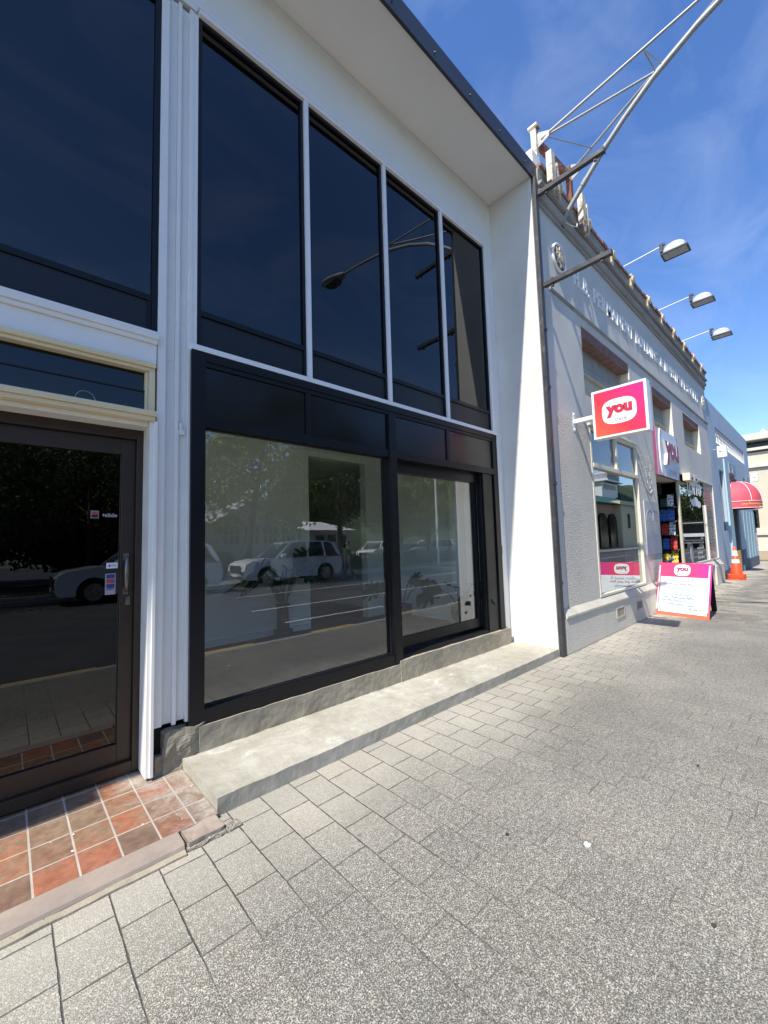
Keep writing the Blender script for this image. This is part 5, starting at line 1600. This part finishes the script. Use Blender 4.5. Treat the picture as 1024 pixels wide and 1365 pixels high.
monstera(4.30, 1.90, 0.28, 'monstera on a black plant stand behind the shopfront mullion', 0.42, 7, 8, 0.30, m_pot2, 'stand')
monstera(4.72, 1.12, 0.28, 'monstera with one broad round leaf behind the sliding door pane', 0.30, 5, 11, 0.30, m_pot2, 'stand')

# ------------------------------------------------------------------ the street opposite (seen mirrored in the glass)
def leafmat(name, a, c):
    m, t, p = newmat(name)
    oi = t.nodes.new("ShaderNodeNewGeometry")
    v = coords(t)
    n = nz(t, v, 1.4, 3)
    n2 = nz(t, v, 14, 2)
    c_ = mix(t, ramp(t, mth(t, 'ADD', mth(t, 'MULTIPLY', n, 0.6), mth(t, 'MULTIPLY', n2, 0.5)), 0.38, 0.72, 0, 1), a, c)
    t.links.new(c_, p.inputs['Base Color'])
    p.inputs['Roughness'].default_value = 0.55
    p.inputs['Specular IOR Level'].default_value = 0.35
    tl = t.nodes.new("ShaderNodeBsdfTranslucent")
    t.links.new(c_, tl.inputs['Color'])
    mx = t.nodes.new("ShaderNodeMixShader")
    mx.inputs[0].default_value = 0.2
    out = [q for q in t.nodes if q.type == 'OUTPUT_MATERIAL'][0]
    t.links.new(p.outputs[0], mx.inputs[1]); t.links.new(tl.outputs[0], mx.inputs[2])
    t.links.new(mx.outputs[0], out.inputs['Surface'])
    return m
M['leaf_dark'] = leafmat('leaf_dark', (0.030, 0.050, 0.014), (0.095, 0.13, 0.035))
M['leaf_light'] = leafmat('leaf_light', (0.075, 0.115, 0.022), (0.27, 0.33, 0.07))
M['bark'] = pm('bark', (0.12, 0.095, 0.075), 0.9, var=0.3, vs=6, bs=0.6, bscale=30, stretch=(3, 3, 0.6))
def tree(label, x, y, h, spread, base, m, seed, leaf=0.085, clumps=60, per=210, lean=(0, 0)):
    rnd = random.Random(seed)
    t_ = thing('street_tree', label, 'tree', (x, y, -0.05), 'trees across the road')
    b = MB()
    top = Vector((x + lean[0], y + lean[1], h * 0.62))
    mid = Vector((x + lean[0] * 0.4, y + lean[1] * 0.4, h * 0.3))
    b.tube([(x, y, -0.05), mid, top], [0.20, 0.15, 0.07], 9)
    limbs = []
    for k in range(7):
        a = rnd.uniform(0, 6.28)
        st = mid.lerp(top, rnd.uniform(0.05, 0.9))
        en = st + Vector((math.cos(a) * spread * rnd.uniform(0.4, 0.75), math.sin(a) * spread * rnd.uniform(0.4, 0.75), rnd.uniform(0.4, 1.8)))
        b.tube([st, st.lerp(en, 0.5) + Vector((0, 0, 0.2)), en], [0.08, 0.05, 0.02], 6)
        limbs.append(en)
    b.build('trunk', M['bark'], t_)
    b = MB()
    cz = (base + h) / 2
    for k in range(clumps):
        if k < len(limbs):
            c = limbs[k].copy()
        else:
            while True:
                q = Vector((rnd.uniform(-1, 1), rnd.uniform(-1, 1), rnd.uniform(-1, 1)))
                if 0.35 < q.length < 1.0:
                    break
            c = Vector((x + lean[0] + q.x * spread, y + lean[1] + q.y * spread, cz + q.z * (h - base) / 2))
        r = rnd.uniform(0.45, 0.95) * spread * 0.30
        for j in range(per):
            d = Vector((rnd.gauss(0, 1), rnd.gauss(0, 1), rnd.gauss(0, 0.7)))
            d = d.normalized() * r * rnd.uniform(0.5, 1.15)
            o = c + d
            if o.z < base * 0.8:
                continue
            s = leaf * rnd.uniform(0.6, 1.3)
            n = (d.normalized() + Vector((rnd.uniform(-1, 1), rnd.uniform(-1, 1), rnd.uniform(-0.3, 1)))).normalized()
            u = n.orthogonal().normalized()
            u = (Quaternion(n, rnd.uniform(0, 6.28)) @ u)
            w = n.cross(u)
            b.add([o - u * s, o - w * s * 0.5 + n * s * 0.1, o + u * s, o + w * s * 0.5 + n * s * 0.1], [(0, 1, 2, 3)])
    b.build('crown', m, t_)
    return t_
tree('leaning street tree with a broad olive crown opposite the large pane', 8.6, -15.6, 10.5, 4.8, 2.4, M['leaf_light'], 1, leaf=0.13, clumps=80, lean=(0.9, 0.2))
tree('dense dark street tree standing before the small white house opposite', 15.8, -17.6, 9.5, 3.7, 2.7, M['leaf_dark'], 2, leaf=0.12, clumps=80)
tree('pale yellow green tree beside the hedge opposite', 21.6, -18.4, 8.8, 3.2, 1.9, M['leaf_light'], 3, leaf=0.13)
tree('tall loose pale green tree behind the slim lamp pole opposite', 29.0, -21.5, 10.0, 4.6, 2.2, M['leaf_light'], 4, leaf=0.17)
tree('dark spreading tree opposite the brown entrance door', -2.6, -16.4, 6.8, 5.0, 1.3, M['leaf_dark'], 5, clumps=120)
tree('low branched dark tree behind the silver car opposite the door', 3.0, -20.5, 7.4, 4.6, 0.9, M['leaf_dark'], 6, clumps=100)
tree('added thick evergreen blocking the bright gap left of the gabled house', 4.6, -25.5, 8.6, 4.6, 0.4, M['leaf_dark'], 15, leaf=0.26, clumps=120)  # added to block the bright background in the door reflection
tree('added thick evergreen farthest left blocking the bright background behind the other trees', -2.4, -25.0, 8.6, 4.8, 0.4, M['leaf_dark'], 16, leaf=0.26, clumps=120)  # second added dark mass, keeps brightness from showing between the leaves
tree('tall dark tree towering behind the gabled white house', 12.0, -38.0, 13.0, 5.5, 3.0, M['leaf_dark'], 7, leaf=0.16)
tree('broad dark tree at the back of the car park', 33.0, -46.0, 13.0, 7.0, 2.5, M['leaf_dark'], 8, leaf=0.2)
tree('wide light tree at the far corner of the car park', 48.0, -44.0, 13.0, 7.0, 2.5, M['leaf_light'], 9, leaf=0.2)
tree('dark tree far along the road beside the arched building', 88.0, -13.5, 13.0, 6.0, 2.0, M['leaf_dark'], 10, leaf=0.2)
tree('dark tree beyond the lorry at the end of the road', 104.0, -10.5, 14.0, 7.0, 2.0, M['leaf_dark'], 11, leaf=0.24)

hb = MB()
rnd = random.Random(30)
for k in range(5200):
    x, y = rnd.uniform(16.8, 42), rnd.uniform(-20.0, -18.8)
    z = abs(rnd.gauss(0, 0.4)) * 0.9
    o = Vector((x, y, min(z, 0.95) - 0.02))
    s = rnd.uniform(0.08, 0.2)
    n = Vector((rnd.uniform(-1, 1), rnd.uniform(-1, 1), rnd.uniform(0, 0.6))).normalized()
    u = Vector((rnd.uniform(-0.3, 0.3), rnd.uniform(-0.3, 0.3), 1)).normalized()
    w = n.cross(u).normalized() * s * 0.35
    hb.add([o - u * s - w, o - u * s + w, o + u * s + w * 0.3, o + u * s - w * 0.3], [(0, 1, 2, 3)])
hg = stuff(hb.build('grassy_hedge', leafmat('hedge_leaf', (0.06, 0.065, 0.02), (0.24, 0.20, 0.08))))
hg['label'] = 'low grassy planting along the edge of the car park'; hg['category'] = 'hedge'

# houses
M['weatherboard'] = pm('weatherboard', (0.66, 0.67, 0.66), 0.6, var=0.04)
M['roof_grey'] = pm('roof_grey', (0.38, 0.39, 0.40), 0.6, var=0.1)
M['house_glass'] = pm('house_glass', (0.04, 0.05, 0.06), 0.15)
H1 = thing('weatherboard_house', 'large white gabled weatherboard house with a band of paned windows', 'house', (13, -30, 0))
b = MB(); b.box(8, 18.3, -36, -27, -0.16, 3.3); b.prism([(11.2, -27, 3.3), (18.3, -27, 3.3), (14.75, -27, 5.3)], (0, -9, 0)); b.build('wall', M['weatherboard'], H1)
b = MB()
b.prism([(10.9, -26.6, 3.15), (14.75, -26.6, 5.42), (18.6, -26.6, 3.15), (18.6, -26.6, 3.33), (14.75, -26.6, 5.62), (10.9, -26.6, 3.33)], (0, -9.8, 0))
b.prism([(7.6, -26.5, 3.3), (7.6, -31.5, 5.0), (7.6, -36.5, 3.3)], (3.5, 0, 0))
b.build('roof', M['roof_grey'], H1)
for k, x in enumerate((8.6, 11.9, 13.5, 15.1, 16.7)):
    b = MB(); b.box(x, x + 1.35, -26.99, -26.95, 1.75, 3.15)
    w = b.build('window', M['house_glass'], H1)
    b = MB()
    for q in range(4):
        b.box(x + q * 0.43 - 0.03, x + q * 0.43 + 0.05, -26.949, -26.90, 1.70, 3.2)
    for q in range(3):
        b.box(x - 0.03, x + 1.38, -26.899, -26.88, 1.70 + q * 0.72, 1.78 + q * 0.72)
    b.build('window_frame', M['white_paint'], w)
H2 = thing('small_house', 'small white house with a pale hipped roof between the parked cars and the trees', 'house', (21, -30, 0))
b = MB(); b.box(18.8, 24.0, -32, -27.2, -0.16, 2.85); b.build('wall', M['weatherboard'], H2)
b = MB(); b.add([(18.3, -26.7, 2.85), (24.5, -26.7, 2.85), (24.5, -32.5, 2.85), (18.3, -32.5, 2.85), (20.4, -29.6, 3.75), (22.4, -29.6, 3.75)], [(0, 1, 5, 4), (1, 2, 5), (2, 3, 4, 5), (3, 0, 4), (3, 2, 1, 0)]); b.build('roof', pm('pale_roof', (0.74, 0.75, 0.75), 0.6), H2)
for x in (20.2, 21.5, 22.7):
    b = MB(); b.box(x, x + 0.9, -27.19, -27.15, 1.2, 2.4)
    b.build('window', M['house_glass'], H2)

PL = thing('lamp_pole', 'slim white lamp pole on the far footpath', 'pole', (21.4, -14.0, 0))
b = MB(); b.tube([(21.4, -14.0, 0), (21.4, -14.0, 4.0), (21.4, -14.0, 8.0)], [0.11, 0.085, 0.06], 10); b.build('pole', M['white_paint'], PL)
b = MB(); b.tube([(21.4, -14.0, 7.9), (21.4, -13.0, 8.4), (21.4, -11.8, 8.5)], 0.04, 8); b.build('arm', M['galv'], PL)
b = MB(); b.box(21.28, 21.52, -11.9, -11.2, 8.42, 8.56); b.build('lamp_head', M['galv'], PL, bevel=0.03)

# parked cars
M['tyre'] = pm('tyre', (0.015, 0.015, 0.016), 0.85)
M['rim'] = pm('rim', (0.45, 0.46, 0.47), 0.3, metal=0.8)
M['car_glass'] = pm('car_glass', (0.012, 0.014, 0.016), 0.06)
M['car_black'] = pm('car_black', (0.014, 0.014, 0.015), 0.5)
M['headlight'] = pm('headlight', (0.30, 0.32, 0.34), 0.08)
M['plate_white'] = pm('plate_white', (0.78, 0.78, 0.76), 0.4)
def paint(name, c):
    m, t, p = newmat(name)
    p.inputs['Base Color'].default_value = c4(c)
    p.inputs['Roughness'].default_value = 0.3
    p.inputs['Coat Weight'].default_value = 0.7
    p.inputs['Coat Roughness'].default_value = 0.04
    return m
paints = {'white': paint('paint_white', (0.80, 0.80, 0.79)), 'silver': paint('paint_silver', (0.78, 0.79, 0.80)), 'grey': paint('paint_grey', (0.20, 0.21, 0.23)), 'dark blue': paint('paint_blue', (0.03, 0.05, 0.12)), 'black': paint('paint_black', (0.015, 0.015, 0.017))}
def loft(mb, secs):
    n = len(secs[0])
    mb.smooth = True
    mb.add([q for s_ in secs for q in s_], [(i * n + k, i * n + (k + 1) % n, (i + 1) * n + (k + 1) % n, (i + 1) * n + k) for i in range(len(secs) - 1) for k in range(n)])
    mb.smooth = False
    mb.add(secs[0], [tuple(range(n))]); mb.add(secs[-1], [tuple(range(n))])
def build_suv(label, colour, kind='suv'):
    """nose towards -X, standing on z=0 at the origin; side walls with round wheel openings"""
    t_ = thing('parked_car', label, 'car', (0, 0, 0), 'cars parked across the road')
    pt = paints[colour]
    W2 = 0.92
    roof = 1.82 if kind == 'suv' else 1.46
    belt = 1.14 if kind == 'suv' else 0.92
    nose = 1.11 if kind == 'suv' else 0.76
    wr = 0.385 if kind == 'suv' else 0.32
    wx = (-1.42, 1.42)
    b = MB()
    # side outline with two arches cut into the lower edge
    low = 0.30 if kind == 'suv' else 0.22
    def arch(cx):
        r = wr + 0.07
        a0 = math.asin(max(min((low - wr) / r, 1), -1))
        return [(cx - r * math.cos(a), wr + r * math.sin(a)) for a in [a0 + (math.pi - 2 * a0) * k / 12 for k in range(13)]]
    out = [(-2.36, 0.42), (-2.28, low)] + arch(wx[0]) + arch(wx[1]) + [(2.28, low), (2.40, 0.45), (2.42, 0.80), (2.36, belt + 0.02), (1.6, belt + 0.03), (0.0, belt), (-0.92, belt - 0.01), (-1.3, nose + 0.04), (-2.05, nose - 0.06), (-2.30, nose - 0.18), (-2.38, 0.62)]
    for sgn in (-1, 1):
        ring0 = [(x, sgn * W2 * (1.0 if abs(x) < 2.0 else 0.90), z) for x, z in out]
        b.add(ring0, [tuple(range(len(out)))])
    n = len(out)
    vs_ = [(x, s_ * W2 * (1.0 if abs(x) < 2.0 else 0.90), z) for s_ in (-1, 1) for x, z in out]
    b.add(vs_, [(k, (k + 1) % n, n + (k + 1) % n, n + k) for k in range(n)])
    body = b.build('body', pt, t_, bevel=0.075, seg=4)
    for q in body.data.polygons:
        q.use_smooth = True
    b = MB()
    gh = [(-1.0, belt - 0.02, belt, 0.84), (-0.28, belt - 0.02, roof - 0.06, 0.74), (0.3, belt - 0.02, roof - 0.015, 0.74), (1.3, belt - 0.02, roof - 0.03, 0.73), (1.95, belt - 0.02, roof - 0.09, 0.71), (2.28, belt - 0.02, belt + 0.05, 0.82)]
    loft(b, [[(x, -0.86, z0), (x, -w_, z1), (x, w_, z1), (x, 0.86, z0)] for x, z0, z1, w_ in gh])
    gl = b.build('windows', M['car_glass'], t_)
    b = MB()
    loft(b, [[(x, -w_, z - 0.03), (x, -w_ * 0.9, z + 0.025), (x, w_ * 0.9, z + 0.025), (x, w_, z - 0.03)] for x, z, w_ in ((-0.30, roof - 0.055, 0.74), (0.3, roof, 0.75), (1.3, roof - 0.012, 0.74), (1.98, roof - 0.085, 0.72))])
    b.build('roof', pt, t_)
    b = MB()
    for sgn in (-1, 1):
        b.beam((-1.0, sgn * 0.845, belt), (-0.27, sgn * 0.745, roof - 0.045), 0.06, 0.07)
        b.beam((0.52, sgn * 0.855, belt), (0.55, sgn * 0.748, roof - 0.02), 0.05, 0.09)
        b.beam((1.42, sgn * 0.855, belt), (1.35, sgn * 0.742, roof - 0.03), 0.05, 0.09)
        b.beam((2.24, sgn * 0.83, belt + 0.02), (1.94, sgn * 0.722, roof - 0.08), 0.08, 0.16)
        b.beam((-0.2, sgn * 0.70, roof + 0.05), (1.8, sgn * 0.68, roof - 0.02), 0.03, 0.03)
    b.build('pillars', pt, t_)
    for sgn in (-1, 1):
        for x in wx:
            b = MB(); b.tube([(x, sgn * (W2 - 0.20), wr), (x, sgn * (W2 + 0.005), wr)], wr, 24); wh = b.build('wheel', M['tyre'], t_)
            b = MB()
            b.tube([(x, sgn * (W2 + 0.0055), wr), (x, sgn * (W2 + 0.012), wr)], wr * 0.68, 20)
            for q in range(5):
                a = q * 2 * math.pi / 5
                b.beam((x, sgn * (W2 + 0.016), wr), (x + wr * 0.62 * math.cos(a), sgn * (W2 + 0.016), wr + wr * 0.62 * math.sin(a)), 0.06, 0.02, (0, 1, 0))
            b.build('rim', M['rim'], wh)
        b = MB(); b.prism([(-2.335, sgn * 0.80, nose - 0.30), (-2.33, sgn * 0.52, nose - 0.27), (-2.28, sgn * 0.52, nose - 0.16), (-2.15, sgn * 0.835, nose - 0.14)], (0.05, 0, 0)); b.build('headlight', M['headlight'], t_)
        b = MB(); b.box(-0.86, -0.66, sgn * 0.93 if sgn > 0 else -1.10, 1.10 if sgn > 0 else -0.93, belt + 0.01, belt + 0.17); b.build('mirror', pt, t_, bevel=0.04)
        for x in (-0.05, 0.95):
            b = MB(); b.box(x + 0.25, x + 0.45, sgn * (W2 + 0.002) if sgn > 0 else -(W2 + 0.02), (W2 + 0.02) if sgn > 0 else -(W2 + 0.002), belt - 0.20, belt - 0.16); b.build('door_handle', M['rim'], t_)
    b = MB(); b.box(-2.415, -2.385, -0.50, 0.50, 0.60, nose - 0.22); b.box(-2.415, -2.38, -0.80, -0.55, 0.52, 0.66); b.box(-2.415, -2.38, 0.55, 0.80, 0.52, 0.66); b.build('grille', M['car_black'], t_)
    b = MB(); b.box(-2.41, -2.395, -0.72, 0.72, 0.36, 0.46); b.box(2.43, 2.45, -0.7, 0.7, 0.38, 0.50); b.build('bumper', M['car_black'], t_)
    b = MB(); b.box(-2.425, -2.4105, -0.22, 0.22, 0.44, 0.55); b.build('number_plate', M['plate_white'], t_)
    return t_
def place(o, x, y, rz, label, z=-0.115):
    o.location = (x, y, z); o.rotation_euler = (0, 0, R(rz)); o['label'] = label
    return o
suv = build_suv('x', 'white')
place(suv, 9.3, -12.75, 0, 'white four wheel drive parked at the far kerb opposite the large pane')
place(copy_tree(suv), 25.0, -24.5, -22, 'white four wheel drive nearest the road in the car park')
place(copy_tree(suv), 44.5, -30.5, 100, 'white wagon nose in towards the back of the car park', -0.10)
dk = build_suv('x', 'silver')
place(dk, 3.45, -12.2, 0, 'silver grey four wheel drive at the far kerb opposite the brown door')
place(copy_tree(dk), 35.0, -27.0, -15, 'silver wagon in the middle row of the car park', -0.10)
place(copy_tree(dk), 31.6, -23.4, 12, 'silver wagon closest to the hedge in the car park', -0.10)
sd = build_suv('x', 'dark blue', 'sedan')
place(sd, 6.6, -18.2, 8, 'dark blue car parked behind the white four wheel drive')
place(copy_tree(sd), 30.0, -25.5, -18, 'dark blue car beside the silver wagon in the car park', -0.10)
sw_ = build_suv('x', 'white', 'sedan')
place(copy_tree(sw_), 37.2, -24.3, 10, 'white sedan closest to the hedge in the car park', -0.10)
place(sw_, 52.0, -26.0, -14, 'white sedan at the far right of the car park', -0.10)
place(copy_tree(sw_), 39.5, -28.5, -12, 'white sedan at the right of the car park middle row', -0.10)

# a man walking along the far kerb behind the white car
def person(x, y, z, label):
    me = bpy.data.meshes.new('person')
    V, E_, Rr = [], [], []
    def add(p, r, par=None):
        V.append(Vector(p)); Rr.append(r)
        if par is not None:
            E_.append((par, len(V) - 1))
        return len(V) - 1
    pel = add((0, 0, 0.96), (0.15, 0.115))
    wa = add((0, 0, 1.10), (0.14, 0.10), pel)
    ch = add((0.0, 0, 1.30), (0.17, 0.115), wa)
    sh = add((0.0, 0, 1.44), (0.13, 0.09), ch)
    nk = add((-0.01, 0, 1.53), (0.055, 0.055), sh)
    hd1 = add((-0.02, 0, 1.60), (0.075, 0.085), nk)
    hd2 = add((-0.025, 0, 1.68), (0.078, 0.098), hd1)
    add((-0.02, 0, 1.755), (0.06, 0.075), hd2)
    add((-0.118, 0, 1.665), (0.016, 0.016), hd2)
    for s_, sw2 in ((-1, 1), (1, -1)):
        hp = add((0.0, s_ * 0.09, 0.90), (0.09, 0.09), pel)
        kn = add((-0.10 * sw2 - 0.03, s_ * 0.095, 0.50), (0.062, 0.062), hp)
        an = add((-0.22 * sw2 + (0.10 if sw2 < 0 else 0), s_ * 0.095, 0.10 if sw2 > 0 else 0.13), (0.042, 0.042), kn)
        add((V[an].x - 0.10, s_ * 0.10, 0.04), (0.038, 0.045), an)
        so = add((0.0, s_ * 0.19, 1.42), (0.062, 0.062), sh)
        el = add((0.10 * sw2, s_ * 0.235, 1.14), (0.043, 0.043), so)
        wr_ = add((0.06 * sw2 - 0.08, s_ * 0.23, 0.93), (0.030, 0.030), el)
        pa = add((V[wr_].x - 0.02, s_ * 0.225, 0.87), (0.034, 0.022), wr_)
        for f in range(4):
            k1 = add((V[pa].x + (f - 1.5) * 0.019 - 0.008, s_ * 0.222, 0.815 - 0.004 * (f in (1, 2))), (0.009, 0.009), pa)
            add((V[k1].x - 0.004, s_ * 0.210, 0.775 + 0.008 * (f in (0, 3))), (0.008, 0.008), k1)
        th = add((V[pa].x - 0.045, s_ * 0.215, 0.845), (0.010, 0.010), pa)
        add((V[th].x - 0.012, s_ * 0.208, 0.812), (0.009, 0.009), th)
    me.from_pydata(V, E_, [])
    o = bpy.data.objects.new('person_rig', me)
    COL.objects.link(o)
    sk = o.modifiers.new('skin', 'SKIN')
    for k, r in enumerate(Rr):
        me.skin_vertices[0].data[k].radius = r
    me.skin_vertices[0].data[0].use_root = True
    sb = o.modifiers.new('sub', 'SUBSURF'); sb.levels = 1; sb.render_levels = 1
    dg = bpy.context.evaluated_depsgraph_get(); dg.update()
    nm = bpy.data.meshes.new_from_object(o.evaluated_get(dg))
    bpy.data.objects.remove(o)
    skin = pm('skin', (0.45, 0.27, 0.19), 0.55, var=0.05)
    shirt = pm('shirt_green', (0.05, 0.13, 0.06), 0.85); jeans = pm('jeans', (0.06, 0.09, 0.18), 0.85); shoe = pm('shoe', (0.03, 0.03, 0.03), 0.6)
    nm.materials.clear()
    for q in (skin, shirt, jeans, shoe):
        nm.materials.append(q)
    for p_ in nm.polygons:
        c = p_.center
        p_.use_smooth = True
        arm = abs(c.y) > 0.175
        p_.material_index = 0 if c.z > 1.50 or (arm and c.z < 1.12) else (1 if c.z > 0.97 else (2 if c.z > 0.10 else 3))
    po_ = bpy.data.objects.new('person', nm)
    COL.objects.link(po_)
    po_.location = (x, y, z)
    ORG[po_.name] = Vector((0, 0, 0))
    tag(po_, label, 'person')
    b = MB(); b.smooth = True
    b.lathe((0.005, 0, 1.66), [(0.100, 0.0), (0.106, 0.05), (0.085, 0.10), (0.01, 0.125)], 14)
    b.build('hair', pm('hair', (0.04, 0.03, 0.02), 0.7), po_)
    return po_
person(11.25, -10.85, -0.115, 'person in a green top and jeans walking on the road beside the white car')

# buildings and hill far down the road (mirrored in the shop window)
AH = thing('arched_building', 'cream and salmon building with round arches and a green roof far along the road', 'building', (70, -24, 0))
b = MB()
b.box(58, 72, -34, -20.5, -0.16, 6.6); b.build('wall', pm('arch_wall', (0.56, 0.36, 0.28), 0.8, var=0.05), AH)
b = MB(); b.box(71, 86, -36, -19.6, -0.16, 7.2); b.box(56, 63, -34, -20.2, -0.16, 6.0); b.build('cream_wing', pm('cream_wing', (0.72, 0.62, 0.40), 0.8, var=0.04), AH)
b = MB(); b.prism([(55, -19.2, 6.5), (55, -27, 9.4), (55, -35, 6.5)], (33, 0, 0)); b.build('roof', pm('green_roof', (0.045, 0.13, 0.10), 0.6, var=0.1), AH)
m_dark = M['black_panel']
for x in (59.2, 65.0, 69.0):
    b = MB(); r_ = 1.5
    b.prism([(x - r_, -20.1, 0.0), (x + r_, -20.1, 0.0)] + [(x + r_ * math.cos(a), -20.1, 3.6 + r_ * math.sin(a)) for a in [math.pi * k / 12 for k in range(13)]], (0, -0.42, 0)); b.build('arch', m_dark, AH)
for x in (74, 78, 82):
    b = MB(); b.box(x, x + 1.1, -19.65, -19.55, 2.8, 5.2); b.build('window', m_dark, AH)
b = MB()
gx, gy = 40, 14
x0_, x1_, y0_, y1_ = 60, 640, -330, -46
vs_ = []
for i in range(gx + 1):
    for j in range(gy + 1):
        x = x0_ + (x1_ - x0_) * i / gx; y = y1_ + (y0_ - y1_) * j / gy
        h = 46 * math.sin(math.pi * min(j / gy * 4.0, 1) * 0.5) * (0.82 + 0.18 * math.sin(i * 0.9 + 0.2)) * min(1, i / 5)
        h += 5 * noise.noise(Vector((x * 0.03, y * 0.03, 0)))
        vs_.append((x, y, h - 1.5 if j else -1))
b.smooth = True
b.add(vs_, [(i * (gy + 1) + j, (i + 1) * (gy + 1) + j, (i + 1) * (gy + 1) + j + 1, i * (gy + 1) + j + 1) for i in range(gx) for j in range(gy)])
struct(b.build('hill', pm('hill_bush', (0.035, 0.06, 0.02), 0.95, var=0.5, vs=0.12, bs=1.0, bscale=0.5, bdist=1.5, dirt=(0.10, 0.11, 0.05), dscale=0.05)))
HH = thing('hill_house', 'large white house with stacked balconies high on the bushy hill', 'house', (251, -84, 24))
b = MB(); b.box(238, 262, -96, -80, 20, 32); b.box(242, 260, -94, -78, 32, 36.5); b.build('wall', M['white_paint'], HH)
b = MB(); b.box(236, 264, -98, -77.5, 32, 32.6); b.box(240, 262, -96, -76, 36.5, 37.0); b.build('roof', M['white_paint'], HH)
for z in (28.2, 33.4):
    b = MB(); y_ = -77.9 if z > 30 else -79.9
    b.box(241, 259, y_, y_ + 0.1, z, z + 2.4); b.build('window', m_dark, HH)
# a lorry coming down the road
LO = thing('lorry', 'dark lorry with a white headboard and red lights coming along the road', 'lorry', (60, -8.2, -0.115))
b = MB(); b.box(57.6, 59.6, -9.35, -7.05, 0.55, 2.9); b.build('cab', paints['black'], LO, bevel=0.12)
b = MB(); b.box(57.57, 57.599, -9.2, -7.2, 1.75, 2.6); b.build('windscreen', M['car_glass'], LO)
b = MB(); b.box(57.5, 57.569, -9.3, -7.1, 1.25, 1.62); b.build('headboard', M['plate_white'], LO)
b = MB(); b.box(57.5, 57.599, -9.2, -7.2, 0.5, 0.62); b.box(57.5, 57.599, -9.2, -7.2, 0.8, 0.9); b.build('bumper', M['rim'], LO)
b = MB(); b.box(59.7, 66.5, -9.4, -7.0, 0.95, 1.2); b.box(59.7, 59.9, -9.4, -7.0, 1.2005, 3.1); b.build('deck', M['car_black'], LO)
for x in (58.6, 63.8, 65.2):
    for y in (-9.35, -7.35):
        b = MB(); b.tube([(x, y, 0.385), (x, y + 0.3, 0.385)], 0.5, 18); b.build('wheel', M['tyre'], LO)
for y in (-9.15, -7.45):
    b = MB(); b.box(57.54, 57.599, y, y + 0.2, 0.95, 1.15); b.build('headlight', M['headlight'], LO)
